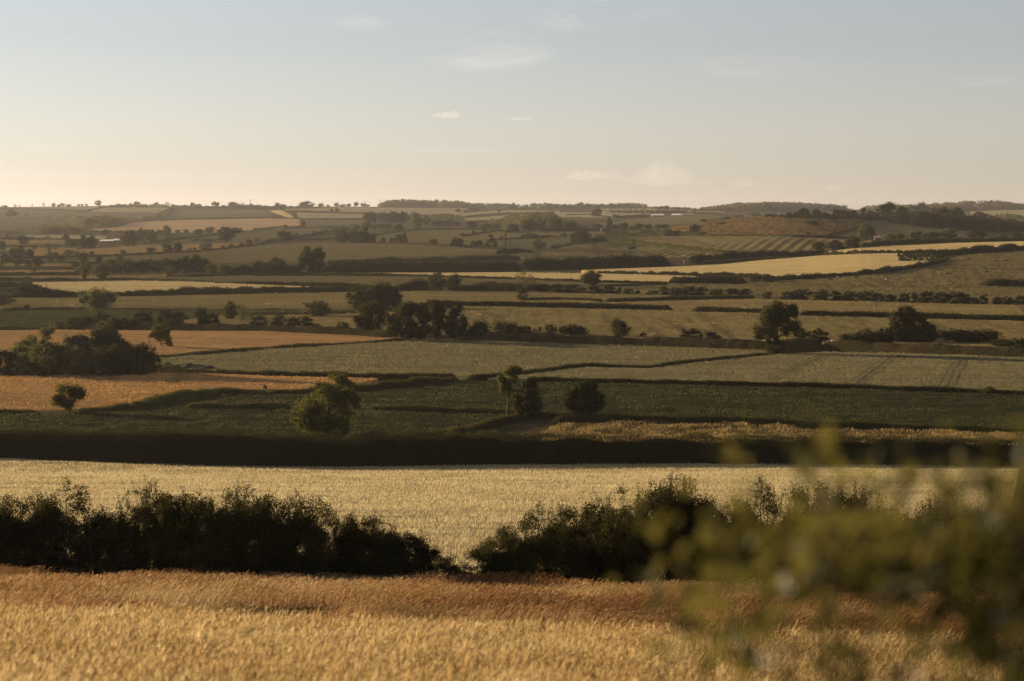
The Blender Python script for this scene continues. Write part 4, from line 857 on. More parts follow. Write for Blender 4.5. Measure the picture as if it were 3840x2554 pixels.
# --- left middle distance
tree(368,1161,122,72,'willow','wide silvery willow dome in front of the brown gold strip','w')
tree(5,1150,80,52,'willow','pale willow at the left edge beside the gold strip','w')
tree(134,1119,104,44,'bush','round dark dome of bush in the long left hedge','d')
tree(100,1164,20,20,'bush','one small dark bush alone left of the wide willow dome')
tree(1190,1191,88,58,'willow','windblown willow bush in front of the muck heap','w')
GB = 'bushes along the ditch by the beet field'
for a in [(230,1236,40,24,'bush','low left end of the dark scrub beyond the willow clump','h'),(284,1240,80,46,'bush','dark scrub bush left of the hump behind the willow clump','h'),(373,1240,98,60,'bush','humped dark bush showing above the willow clump','d'),
 (450,1241,64,42,'bush','dark bush right of the humped one behind the willow clump','d'),(495,1244,58,40,'bush','lower dark bush at the end of the scrub behind the willows','d'),(535,1220,72,46,'bush','domed bush alone at the near edge of the beet field','d'),
 (620,1224,56,54,'bush','left part of a twin dark bush by the beet field','d'),(668,1223,70,46,'bush','right part of a twin dark bush by the beet field','d'),(636,1243,50,42,'bush','small bush below the twin dark bush, above the gnarled tree','h'),
 (757,1225,56,64,'bush','tall egg shaped bush right of the twin dark bush','d'),(801,1225,44,44,'bush','lower bush leaning on the egg shaped one','d'),(865,1203,56,64,'round','upright round tree left of the pale willow by the ditch','h'),
 (912,1213,54,68,'sparse','pale feathery willow with gaps by the ditch','w'),(968,1228,62,40,'bush','first bush right of the pale feathery willow','h'),(1047,1229,56,42,'bush','second bush right of the pale feathery willow','h'),
 (1103,1231,52,36,'bush','third bush right of the pale feathery willow','h'),(1149,1231,46,38,'bush','last upright bush of the ditch row, left of the gap','d'),(1187,1234,36,14,'bush','low scrap of bush ending the ditch row','h')]:
    tree(*a, group=GB) if len(a) == 6 else tree(*a[:6], a[6], group=GB)
# --- the broken row of bushes across the right
GR = 'bushes in the broken row across the right'
for a in [(1949,1096,98,28,'wide bush starting the broken row behind the thin tree'),(2037,1098,68,30,'squarish dark bush right of the thin tree'),(2090,1102,56,32,'dark bush third in the broken row'),(2140,1103,50,30,'rounded bush joined to the third one in the broken row'),
 (2184,1103,40,21,'low bush left of a long dark run in the broken row'),(2235,1105,62,28,'left part of the long dark run of bushes'),(2285,1106,60,28,'right part of the long dark run of bushes'),(2322,1106,22,26,'slim upright bush after the long dark run'),
 (2358,1107,40,22,'mid sized bush in the gap of the broken row'),(2393,1108,20,20,'smallest round bush of the broken row'),(2448,1110,52,17,'flat low bush before the big four of the broken row'),(2490,1112,40,34,'first and slimmest of the big four bushes'),(2540,1112,66,30,'second and lowest of the big four bushes'),
 (2585,1112,56,34,'third of the big four bushes'),(2632,1112,40,34,'fourth, flat topped one of the big four bushes'),(2684,1110,70,22,'wispy low bush right of the big four'),(2745,1110,60,24,'bush one from the right end above the curving clipped hedge'),(2795,1112,52,24,'bush at the right end above the curving clipped hedge'),
 (2876,1121,38,22,'solitary round bush above the big tall tree'),(2950,1126,56,28,'bush starting the right half of the row'),(3005,1127,80,38,'broad bush second in the right half of the row'),(3084,1129,58,37,'cone shaped bush in the right half of the row'),(3135,1129,45,33,'round bush between two gaps in the right half of the row'),
 (3188,1131,62,34,'ragged bush left of the bigger pair behind the leafless tree'),(3250,1133,70,38,'bigger bush left behind the leafless tree'),(3292,1134,40,30,'bush just behind the top of the leafless tree'),(3335,1134,52,26,'tapering bush ending the row right of the leafless tree'),
 (3391,1136,44,33,'ragged bush right of the gap in the row'),(3431,1137,24,36,'narrow upright bush right of the ragged one'),(3475,1140,72,42,'left half of the widest dark bush in the row'),(3530,1141,66,42,'right half of the widest dark bush in the row'),
 (3595,1143,88,42,'dark bush next to the widest one in the row'),(3656,1144,32,24,'small bush in a gap towards the right edge'),(3691,1144,34,35,'pointed bush towards the right edge'),(3741,1146,40,28,'last but two bush before the right edge'),(3781,1148,42,31,'last but one bush before the right edge'),(3824,1149,44,37,'last bush of the row at the right edge')]:
    tree(a[0],a[1],a[2],a[3],'bush',a[4],'d' if a[0] % 2 else 'h', group=GR)
# --- trees on the hedge lines of the middle valley
tree(1168,1030,106,110,'tall','broad poplar group, tallest tree of the middle valley','h', dens=1.3, lobes=[(1150,946,21),(1185,941,19),(1205,962,17),(1140,972,25),(1175,972,28),(1200,992,20),(1130,1002,18),(1165,1006,28),(1190,1012,22)])
tree(1028,1030,82,60,'tall','leafy tree left of the broad poplar','h')
tree(975,1028,56,46,'round','rounder tree second left of the broad poplar','h')
tree(1640,1096,62,70,'tall','tall leafy tree left of the pair at the gold strip','h')
tree(1702,1094,52,60,'tall','darker tree right of the pair at the gold strip','d')
tree(1968,1098,74,78,'sparse','thin open tree with a pale crown rising over the bush row','w')
tree(1958,1132,38,46,'bush','bushy base below the thin open tree','h')
tree(2214,1075,78,54,'round','round windblown tree standing before the gold strip','h')
tree(2833,1061,40,26,'bush','round bush right of the broad dark hedge block')
tree(2880,1061,50,30,'bush','larger round bush at the start of the climbing hedge')
GP = 'young trees in the plantation block'
k = 0
for row, (bx0, bx1, by0, by1) in enumerate(((3378,3500,966,962),(3382,3530,982,978))):
    for i in range(7):
        f = i/6; k += 1
        tree(bx0+(bx1-bx0)*f, by0+(by1-by0)*f, 26, 24, 'tall', ('young tree, number %s from left in the %s row of the plantation block' % (('one','two','three','four','five','six','seven')[i], ('back','front')[row])), 'h', group=GP)
tree(3069,946,46,36,'round','first of three round trees left of the upper gold field')
tree(3133,940,62,36,'round','second of three round trees left of the upper gold field, broadest')
tree(3194,934,60,44,'round','third and tallest of three round trees left of the upper gold field')
tree(3237,930,22,16,'bush','little bush right of the three round trees')
tree(3249,900,52,64,'tall','tall pale tree behind the white gabled house','w')
GD = 'trees below the dark slope'
for a in [(3340,909,48,32,'round tree right of the white gabled house'),(3374,901,42,27,'dark tree behind the first round one below the slope'),(3434,900,54,34,'big rounded tree in the middle of the row below the slope'),(3472,901,34,31,'narrow tree beside the big rounded one below the slope'),
  (3501,901,40,32,'fourth tree of the row below the slope'),(3530,901,34,34,'tree just left of the tallest below the slope'),(3560,901,50,44,'tallest tree of the row below the slope'),(3663,894,64,30,'broad low tree alone right of the row below the slope'),(3758,894,36,19,'small tree near the right edge below the dark slope'),(3811,894,42,22,'rounded tree at the right edge below the dark slope')]:
    tree(*a[:4],'round',a[4],'h' if a[0]%2 else 'w',group=GD)
# --- far left trees on the flat
GL = 'scattered trees of the far left pastures'
for a in [(85,920,40,36,'round','full round tree between the pale strips at the far left'),(30,893,20,15,'bush','small round bush on the farthest pale strip'),(180,897,18,12,'bush','tiny bush left of the round one below the spur'),(248,905,26,28,'round','round tree below the right end of the spur'),
 (184,938,17,25,'tall','slim tree left of a smaller slim one, second strip'),(208,937,11,18,'tall','smaller slim tree beside the barn field'),(6,942,30,38,'round','dark tree on the left edge above the tree cluster'),(51,969,30,40,'round','left tree of the far left cluster'),(78,968,32,46,'tall','tallest tree of the far left cluster'),
 (19,981,26,32,'round','tree at the lower left edge of the far left cluster'),(115,968,28,34,'round','two tiered tree right of the far left cluster'),(129,937,15,16,'round','little tree behind the two tiered one'),(187,984,26,44,'tall','double crowned tree left of the round pair'),(207,968,26,22,'round','round tree behind the double crowned one'),
 (230,983,26,27,'round','round tree just before the first leaning oak'),(257,963,34,27,'round','broad pale tree of the far hedge, left of a darker one'),(288,964,26,22,'round','darker tree right of the broad pale one'),(313,986,35,36,'round','large round oak on a visible trunk, hedge of the long olive field'),
 (344,959,18,18,'round','lone round tree in the brown orange barley'),(373,986,33,27,'round','flat topped oak on the hedge of the long olive field'),(462,958,24,22,'round','round tree at the lower edge of the brown orange barley'),(450,989,26,27,'round','dark oak just left of the thicket'),
 (70,1000,30,25,'bush','dark bush first of three by the thin pale strip'),(105,1001,30,22,'bush','dark bush second of three by the thin pale strip'),(140,1002,37,36,'round','spreading oak third of three by the thin pale strip'),(8,998,16,16,'bush','little dark bush at the left edge of the thin pale strip'),
 (280,1002,28,21,'bush','rounded bush right of the thin pale strip'),(127,1031,22,30,'sparse','spindly half bare tree on the brown strip'),(317,1051,18,22,'round','small round tree left of the leaning oak'),(388,1051,52,58,'round','leaning oak with a bent trunk, apart in the pale green strip'),
 (640,1040,37,38,'round','round tree in front of the thicket on the pale strip'),(795,1033,48,40,'round','left of two rounded pale trees by the pale strip'),(842,1035,48,42,'round','right of two rounded pale trees by the pale strip'),(800,996,35,36,'bare','thin half dead tree rising behind the thicket'),(322,1026,40,36,'bush','bush at the left end of the thicket')]:
    tree(*a[:5],a[5],'w' if a[0] in (180,257,795,842,187,640) else 'h',group=GL)
GT = 'trees of the dark thicket left of the poplar'
for a in [(411,1012,54,36,'pale rounded tree at the back left of the thicket'),(455,1000,28,24,'round dark crown peeping over the thicket, left'),(440,1027,50,36,'left low tree of the thicket front'),(482,1027,56,50,'first large front tree of the thicket'),(535,1027,58,48,'second large front tree of the thicket'),
 (540,1000,34,24,'round crown behind the second large front tree'),(563,1002,28,28,'upright crown behind the thicket, right of the round one'),(590,1027,60,46,'third large front tree of the thicket'),(622,1004,38,32,'rounded crown standing up behind the middle thicket'),(648,1027,54,48,'front tree between the third and the dark lump'),
 (690,1027,70,60,'left half of the big dark lump of the thicket'),(735,1027,70,64,'right half of the big dark lump of the thicket, its highest'),(772,1026,50,48,'tree ending the dark lump on the right')]:
    tree(*a[:4],'round',a[4],'d' if a[0] > 640 else 'h',group=GT)
# --- trees in the hedges below the far hills
GM = 'hedgerow trees below the far hills'
for a in [(270,930,46,34,'round','broad tree left of the tall pair before the white roofed barn'),(312,931,38,48,'tall','left of the tall pair before the white roofed barn'),(343,931,38,46,'tall','right of the tall pair before the white roofed barn'),(481,923,66,56,'tall','large spreading tree just right of the white roofed barn'),
 (527,912,32,56,'tall','slim tall tree second right of the white roofed barn'),(570,914,48,49,'round','third tree right of the white roofed barn'),(625,895,34,48,'tall','tallest hazy tree against the pink field'),(598,885,18,24,'round','little tree left of the tallest hazy one'),(634,910,28,20,'bush','dark round bush in front of the tallest hazy tree'),
 (657,899,26,20,'round','pale round tree right of the dark round bush'),(394,878,27,18,'bush','bush standing at the near edge of the pink field'),(548,880,20,20,'round','small tree between the slim tall and the hazy one'),(698,876,18,16,'round','single small tree under the pink field'),(746,882,36,22,'round','low rounded tree under the pink field, middle'),
 (785,874,36,22,'round','low broad tree under the pink field, right of the middle'),(668,876,22,14,'bush','low bush under the pink field'),(848,908,76,54,'round','large dark oak left of the olive rise'),(890,876,44,22,'round','flat dark tree top behind the large oak'),(735,908,34,14,'bush','left bush of the trio in front of the large oak'),
 (765,908,30,14,'bush','middle bush of the trio in front of the large oak'),(790,908,26,14,'bush','right bush of the trio in front of the large oak'),(568,952,35,25,'round','round tree left of the twin trees in the barley'),(630,949,40,34,'round','left of the twin trees in the brown orange barley'),(665,948,36,38,'round','right of the twin trees in the brown orange barley'),
 (769,945,50,33,'round','broad pale tree right of the twin trees'),(712,942,16,12,'bush','small bush, left one of two, between twins and broad tree'),(730,942,15,13,'bush','small bush, right one of two, between twins and broad tree'),(835,935,17,15,'round','first small tree going up the olive rise hedge'),(869,931,26,16,'round','second small tree going up the olive rise hedge'),
 (905,927,22,17,'round','third small tree going up the olive rise hedge'),(935,920,26,22,'round','fourth and largest tree going up the olive rise hedge'),(967,910,26,20,'sparse','ragged fifth tree going up the olive rise hedge'),(1021,905,15,14,'round','single ball shaped tree left of the ivy dark clump'),(1071,911,56,44,'round','dense dark clump of trees on the olive rise'),
 (1109,892,27,18,'round','paler tree right behind the dense dark clump'),(1179,880,15,14,'round','first tree on the hedge above the hollow'),(1204,879,17,15,'round','second tree on the hedge above the hollow'),(1221,874,15,16,'round','third tree on the hedge above the hollow'),(1262,870,34,13,'bush','low bushes merging right of the hollow trees'),(1291,868,26,17,'round','rounded tree above the big cypress clump'),
 (1290,913,74,46,'round','left broad part of the big dark wood clump'),(1335,913,62,52,'tall','middle part of the big dark wood clump'),(1372,912,42,56,'conifer','pointed tree at the right of the big dark wood clump'),(1398,912,34,34,'round','lower right end of the big dark wood clump'),
 (1497,914,40,34,'conifer','left of two dark cypresses in the tramlined field'),(1517,913,24,38,'conifer','right, pointed one of two dark cypresses in the tramlined field'),(1438,910,20,20,'round','first small tree left of the two cypresses'),(1465,911,15,20,'round','second small tree left of the two cypresses'),(1626,918,30,22,'round','lone round tree on the front hedge of the rise'),
 (1711,927,44,36,'conifer','dark blunt conifer on the front hedge of the rise'),(1728,922,24,28,'round','open tree leaning on the dark blunt conifer'),(1838,931,48,48,'conifer','big dark block of conifers at the end of the front hedge'),(1777,929,25,24,'round','first of two trees left of the conifer block'),(1800,929,28,29,'round','second of two trees left of the conifer block'),
 (1737,889,30,15,'bush','bush at the bend of the upper hedge on the rise'),(1777,879,17,14,'round','small round tree on the upper hedge of the rise'),(1815,874,17,14,'round','next small round tree on the upper hedge of the rise'),(1881,902,14,17,'round','tiny tree where the upper hedge turns'),
 (1978,892,17,20,'tall','first of four small trees above the hollow pasture'),(1995,895,25,20,'round','second of four small trees above the hollow pasture'),(2014,895,20,16,'round','third of four small trees above the hollow pasture'),(1962,893,14,14,'round','fourth, smallest tree above the hollow pasture'),(2108,891,16,18,'round','left of a small tree pair by the tall ragged trees'),(2120,893,15,20,'round','right of a small tree pair by the tall ragged trees'),
 (2019,940,48,46,'tall','pale tree alone in the shadowed hollow'),(2155,914,40,44,'tall','left of the tall ragged trees over the ridged pasture'),(2185,916,46,56,'tall','right and taller of the tall ragged trees'),(2085,935,36,16,'bush','scrubby bush right of the pale tree in the hollow'),
 (2212,890,13,12,'bush','first tiny bush in the field by the blue barn'),(2239,890,14,13,'bush','second tiny bush in the field by the blue barn'),(2252,890,12,11,'bush','third tiny bush in the field by the blue barn'),(2504,888,48,30,'round','pale rounded tree in the scrub below the green farm hill'),(2604,876,43,34,'round','dark round tree at the foot of the bracken hill'),
 (2369,938,36,15,'bush','dark bush riding on the diagonal hedge')]:
    tree(*a[:5],a[5],'w' if a[0] in (625,527,657,769,2019,2504,1109) else ('d' if a[4] == 'conifer' else 'h'),group=GM)
GO = 'oaks of the hazy belt across the middle'
for i, a in enumerate([(1334,862,42,21,'leftmost oak of the hazy belt, above the cypress clump'),(1370,860,38,26,'second oak of the hazy belt'),(1406,860,26,14,'low oak third in the hazy belt'),(1429,858,30,20,'fourth oak of the hazy belt'),(1455,860,26,22,'round fifth oak of the hazy belt'),(1495,868,34,27,'pale oak standing forward of the hazy belt'),
 (1561,863,42,54,'tall single oak, highest of the hazy belt'),(1596,846,34,36,'hazy oak behind the tall single one'),(1387,838,48,42,'dark hazy oak left of the manor gap'),(1440,838,50,40,'first of the hazy oaks right of the manor gap'),(1478,838,50,42,'second of the hazy oaks right of the manor gap'),(1510,838,44,42,'third of the hazy oaks right of the manor gap'),(1556,822,30,26,'faint oak far behind the tall single one'),
 (1640,850,48,23,'left of three merged oaks in the hazy belt'),(1680,850,50,25,'middle of three merged oaks in the hazy belt'),(1712,850,40,22,'right of three merged oaks in the hazy belt'),(1770,858,42,26,'round oak after the gap in the hazy belt'),(1824,860,46,22,'broad oak second after the gap in the hazy belt'),(1860,857,34,21,'oak third after the gap in the hazy belt'),
 (1928,868,42,26,'oak in front of the big rounded one'),(1980,868,56,46,'big rounded oak of the hazy belt right half'),(2025,866,36,48,'upright pale oak beside the big rounded one'),(2086,861,48,42,'leafy oak left of the dark line before the blue barn'),(2142,865,56,32,'low broad oak left of the blue barn'),
 (2237,862,40,22,'round dark oak just left of the blue barn'),(2309,863,22,21,'round oak right of the tall conifer'),(2335,866,36,29,'pale oak second right of the tall conifer'),(2371,864,32,16,'low oak third right of the tall conifer'),(2400,862,32,23,'dark oak fourth right of the tall conifer'),(2430,860,28,19,'dark oak fifth right of the tall conifer'),(2468,860,32,19,'oak sixth right of the tall conifer'),(2494,858,32,18,'last oak of the belt before the bracken hill')]):
    tree(*a[:4],'round' if i not in (6, 7, 21) else 'tall',a[4],'h' if i % 3 else 'w',group=GO)
tree(2286,864,24,48,'conifer','tall dark conifer beside the blue barn','d')
tree(2235,813,36,29,'round','hazy round tree behind the dark stone house')
# --- trees on the slopes and the skyline
GS = 'trees on the far slopes'
for a in [(1243,796,15,14,'left of two small trees on the long grey field'),(1264,796,17,14,'right of two small trees on the long grey field'),(1786,795,16,18,'lone tree on the upper pale strip'),(1720,797,22,14,'dark low tree above the upper pale strip'),(1745,798,18,10,'second dark low tree above the upper pale strip'),
  (1872,797,14,10,'tiny tree beside the tractor sheds on the slope'),(1770,792,14,12,'tree at the top left corner of the pale strips'),(2637,832,26,10,'dark scrub bush on top of the bracken hill'),(2704,843,36,9,'dark low scrub on the face of the bracken hill'),(1138,851,16,22,'tree at the right corner of the pink field'),(1069,857,15,14,'single tree at the foot of the pink field'),
  (42,815,44,27,'faint clump above the spur at the left edge'),(100,812,12,8,'faint tiny bush on the far left slope'),(2747,794,14,14,'little tree between the skyline woods'),(2772,796,16,11,'bush between the skyline woods'),(3028,884,20,13,'dark bush at the foot of the bracken hill'),(3128,878,12,14,'thin small tree on the diagonal hill hedge')]:
    tree(*a[:4],'round',a[4],'h',group=GS)
GK = 'trees along the far skyline'
sky = [(16,784,24,14,0),(58,780,12,16,1),(73,780,10,12,1),(120,777,7,13,1),(165,777,10,18,1),(184,777,5,14,2),(201,777,14,16,0),(219,776,12,9,0),(234,776,15,14,0),(256,775,24,9,0),(295,775,11,9,0),(308,774,9,9,0),(324,774,12,9,0),(368,773,24,21,0),(445,771,16,8,0),(490,774,14,12,0),(514,774,24,18,0),(587,775,18,16,0),(628,777,20,20,1),(650,778,14,12,0),(695,778,18,10,0),(723,780,22,20,0),(745,779,24,14,0),(775,779,16,8,0),
 (809,779,26,22,0),(876,780,38,22,0),(907,779,15,20,1),(941,781,18,16,0),(965,781,26,13,0),(1000,781,16,8,0),(1039,780,19,20,0),(1062,780,26,14,0),(1147,780,50,24,0),(1204,780,22,18,0),(1230,778,12,10,0),(1262,778,18,17,0),(1285,777,25,11,0),(1308,776,18,12,0),(1336,775,18,17,0),(1363,776,22,14,0),(1380,777,15,10,0),
 (1925,780,16,20,0),(2001,790,18,25,1),(2060,782,22,14,0),(2177,782,24,22,0),(2206,783,22,20,0),(2238,783,14,16,0),(2260,783,16,18,0),(2296,784,26,22,0),(2325,784,18,17,0),(2422,781,10,16,0),(2478,787,26,12,0),(2500,787,24,15,0),(2546,789,12,12,0)]
W1 = ('first','second','third','fourth','fifth','sixth','seventh','eighth','ninth','tenth','eleventh','twelfth','thirteenth','fourteenth','fifteenth','sixteenth','seventeenth','eighteenth')
for i, (x, b, w, h, k) in enumerate(sky):
    sec = 0 if i < 24 else 1 if i < 41 else 2
    num = i-(0, 24, 41)[sec]; seclab = ('skyline above the striped fields','skyline between striped fields and far wood','skyline right of the far wood')[sec]
    look = 'tall thin' if h > 1.3*w else 'wide low' if w > 1.5*h else 'rounded'
    nm = W1[num] if num < 18 else ('nineteenth','twentieth','twenty first','twenty second','twenty third','twenty fourth')[num-18]
    tree(x,b,w,h,('round','sparse','bare')[k],'%s tree, %s from left on %s' % (look, nm, seclab),'h',group=GK)
# the hilltop wood on the right: each crown that stands out is a tree
GH2 = 'trees of the hilltop wood on the right'
lab = ['low tree at the left tip of the hilltop wood','second tree from the left tip of the hilltop wood','round dark tree third in the hilltop wood','fourth tree of the hilltop wood, before the dip','rounded tree right of the dip in the hilltop wood','small tree in the thin middle of the hilltop wood','tree above the bracken in the hilltop wood','tree at the top of the diagonal hedge','pointed tree against the sky left of the highest crowns',
 'pale sided tree at the foot of the highest crowns','highest feathery tree of the hilltop wood','flat topped tree right of the highest feathery one','big dark dome of the hilltop wood','dark tree joined to the big dome','broad tree sloping down from the big dome','last high dome at the right of the hilltop wood','front tree below the big dark dome','front tree below the last high dome','front tree under the flat topped one','rounded dark tree apart on the right slope','low tree right of the rounded apart one','lowest tree of the wood towards the right edge','front scrub tree on the right slope','dark tree at the right edge on the slope','edge tree of the right slope, half out of view']
hw = [(2958,816,28,20),(2990,816,30,22),(3017,816,38,34),(3063,816,36,30),(3095,815,34,18),(3138,815,32,30),(3165,815,36,26),(3195,815,36,26),(3237,814,18,36),(3272,822,42,30),(3328,816,62,56),(3385,817,42,42),(3455,822,66,58),(3510,828,52,50),(3545,835,60,56),(3585,842,60,60),(3440,838,80,44),(3560,850,80,46),(3370,834,70,36),(3674,838,56,42),(3720,846,50,34),(3780,854,70,34),(3650,856,70,34),(3835,862,60,30),(3890,862,60,30)]
for a, l in zip(hw, lab): tree(*a,'round',l,'d' if a[0] % 2 else 'h',group=GH2)
for i, a in enumerate([(2770,817,40,10),(2830,812,50,14),(2890,815,44,13),(2725,824,30,9)]): tree(*a,'bush','%s scrub patch along the brow of the bracken hill' % ('second','third','longest','first')[i],'h',group='scrub on the bracken hill')
for i, a in enumerate([(3045,845,50,18),(3128,836,30,8),(2700,842,20,6)]): tree(*a,'bush','%s dark gorse patch on the bracken hillside' % ('largest','upper right','smallest left')[i],'h',group='gorse on the bracken hill')

# ------------------------------------------------------------------ far woods that read as one mass each
def wood(label, top, base, depth, leaf_px=1.3, mat=None, n_c=70, seed=1, name='woodland'):
    """crowns packed over a strip of hillside; top and base as seen in the photo"""
    r = np.random.default_rng(seed); top = np.array(top, float); base = np.array(base, float); PP, NN, LL = [], [], []
    for _ in range(n_c):
        x = r.uniform(top[0, 0], top[-1, 0]); yb = np.interp(x, base[:, 0], base[:, 1]); yt = np.interp(x, top[:, 0], top[:, 1])
        f = r.random()**1.2
        p = unproject(x, yb)[0]; d = p[1]; hh = (yb-yt)/FPX*d*(1-0.45*(1-f)*r.random())*r.uniform(0.86, 1.0); d2 = d+depth*f*0.0
        R = min(hh*0.45, 9.0)*r.uniform(0.8, 1.25); px_ = d/PXM*leaf_px; m = int(np.clip(4.5*R*R/px_**2, 14, 160))
        c = np.array([p[0], p[1]+depth*(f-0.5), 0]); c[2] = p[2]+hh-R*0.8
        v = unit(r.normal(size=(m, 3))); v[:, 2] = np.abs(v[:, 2])*np.where(r.random(m) < 0.8, 1, -1)
        q = c+v*R*np.array([1.15, 1.15, 0.85])*(r.uniform(0.75, 1.05, m)[:, None]); PP.append(q); NN.append(v+r.normal(size=(m, 3))*0.5); LL.append(np.full(m, px_))
        m2 = int(m*hh/R*0.5)   # the skirt of foliage below the crown
        q = np.stack([p[0]+r.normal(size=m2)*R, c[1]-r.random(m2)*R, p[2]+r.random(m2)*max(hh-R, 0.5)], 1); PP.append(q); NN.append(np.tile((0, -1, 0.3), (m2, 1))+r.normal(size=(m2, 3))*0.5); LL.append(np.full(m2, px_))
    P = np.concatenate(PP); V, F = leaf_quads(P, np.concatenate(NN), np.concatenate(LL)*1.5, r); c = P.mean(0)
    o = link(name, mesh(name, V-c, [F], mat or M_leafw, {'rnd': np.repeat(r.random(len(P)), 4)}), loc=c)
    return tag(o, label, 'woodland', kind='stuff')
wood('long flat topped wood on the skyline left of centre', [(1425,762),(1445,752),(1475,747),(1590,748),(1690,750),(1740,754),(1760,760),(1900,762)], [(1425,777),(1750,779),(1900,780)], 120, n_c=260, seed=2)
wood('thin line of wood continuing along the skyline at the centre', [(1890,764),(1980,766),(2010,760),(2140,765),(2200,764),(2290,762),(2350,759),(2412,759),(2420,766)], [(1890,782),(2150,783),(2420,781)], 100, n_c=170, seed=3)
wood('hazy wooded ridge on the skyline right of centre', [(2590,783),(2650,775),(2720,766),(2770,758),(2880,754),(3000,757),(3080,762),(3160,768)], [(2590,791),(2800,793),(3160,791)], 160, n_c=300, seed=4)
wood('hazy wooded ridge on the skyline behind the hilltop wood', [(3230,786),(3260,770),(3330,764),(3420,767),(3550,759),(3650,750),(3750,748),(3800,760),(3900,760)], [(3230,792),(3500,794),(3900,785)], 160, n_c=300, seed=5)
wood('low hazy trees on the skyline left of the wooded ridge', [(2440,776),(2490,772),(2520,776),(2600,780)], [(2440,784),(2600,789)], 60, n_c=50, seed=6)
wood('hedge wood along the left hand skyline', [(375,772),(440,768),(480,765),(580,765),(640,770),(700,770),(760,771),(800,773)], [(375,776),(560,777),(700,780),(800,781)], 40, n_c=120, seed=7)
wood('thin wood along the skyline under the first mast', [(800,772),(880,766),(1000,771),(1100,773),(1160,774)], [(800,781),(1000,783),(1160,782)], 40, n_c=90, seed=17)
wood('hillside wood at the far left above the spur', [(160,812),(230,806),(260,815),(290,806),(330,812),(390,804),(430,812),(510,816)], [(160,822),(260,828),(330,850),(420,846),(510,828)], 60, n_c=120, seed=8)
wood('rounded hillside wood in front of the spur at the far left', [(125,858),(160,840),(185,836),(250,845),(290,850),(320,858)], [(125,880),(200,880),(320,870)], 60, n_c=80, seed=9)
wood('hillside wood right of the diagonal hedge end', [(320,850),(380,826),(420,812),(500,812),(510,820)], [(320,862),(420,852),(510,828)], 50, n_c=70, seed=10)
wood('hazy bushes along the diagonal hedge on the left hillside', [(518,822),(560,808),(600,805),(625,790)], [(518,828),(560,828),(600,824),(630,802)], 20, n_c=26, seed=18)
wood('hazy wood on the slope right of the oak belt', [(1610,804),(1650,800),(1700,799),(1735,808)], [(1610,822),(1735,828)], 60, n_c=50, seed=11)
wood('rounded hazy wood in the middle of the slope', [(1830,826),(1900,806),(1960,796),(2030,790),(2080,797),(2100,812),(2150,818)], [(1830,842),(1960,850),(2150,846)], 260, n_c=90, seed=12)
wood('dark understorey of the hilltop wood', [(2930,806),(3020,802),(3200,800),(3330,792),(3460,790),(3600,800),(3680,812),(3780,826),(3900,832)], [(2930,817),(3200,818),(3300,826),(3450,846),(3600,862),(3720,866),(3900,868)], 90, mat=M_leafd, n_c=260, seed=13)
wood('hazy trees in the gap beyond the hilltop wood', [(3690,804),(3770,798),(3840,806),(3900,806)], [(3690,816),(3900,820)], 50, n_c=40, seed=14)
wood('hazy trees by the farm sheds on the slope', [(2230,792),(2290,784),(2420,786),(2560,787),(2620,790)], [(2230,798),(2420,800),(2620,798)], 50, n_c=60, seed=15)
wood('dark green thicket behind the tall barn trees', [(1890,842),(1960,838),(2100,836),(2150,840),(2190,846)], [(1890,862),(2000,862),(2190,858)], 60, n_c=90, seed=16)
# ------------------------------------------------------------------ grass, wheat and hawthorns of the near slope
def band(y0, y1, n, pad=0.06):
    Y = np.sqrt(rng.uniform(y0**2, y1**2, n)); u = rng.uniform(-0.257-pad, 0.257+pad, n)
    return u*Y, Y
def blades(B, h, lean, w, r, up=1.0):
    """bent tapering stalks: foot B, height h, lean vector at the tip"""
    n = len(B); a = r.uniform(0, math.pi, n); s = np.stack([np.cos(a), np.sin(a)*0.4, np.zeros(n)], 1)*(w/2)[:, None]
    out = []
    for t, k in ((0, 1.0), (0.55, 0.8), (1.0, 0.25)):
        p = B+np.stack([lean[:, 0]*t*t, lean[:, 1]*t*t, h*t*up], 1); out += [p-s*k, p+s*k]
    V = np.stack(out, 1).reshape(-1, 3); b = 6*np.arange(n)[:, None]
    F = np.concatenate([b+np.array([0, 1, 3, 2]), b+np.array([2, 3, 5, 4])])
    return V, F
def ears(T, D, L, w, r):
    """spindle shaped seed heads at the tips T pointing along D"""
    n = len(T); D = unit(D); s = unit(np.cross(D, r.normal(size=(n, 3))))*(w/2)[:, None]; q = np.cross(D, s)
    V = np.stack([T, T+D*(L*0.4)[:, None]+s, T+D*L[:, None], T+D*(L*0.4)[:, None]-s, T+D*(L*0.45)[:, None]+q, T+D*(L*0.45)[:, None]-q], 1).reshape(-1, 3)
    b = 6*np.arange(n)[:, None]
    return V, np.concatenate([b+np.array([0, 1, 2, 3]), b+np.array([0, 4, 2, 5])])
def join(*parts):
    VV, FF, AA, o = [], [], [], 0
    for V, F, A in parts:
        VV.append(V); FF.append(F+o); AA.append(A); o += len(V)
    return np.concatenate(VV), np.concatenate(FF), [np.concatenate([a[i] for a in AA]) for i in range(len(AA[0]))]

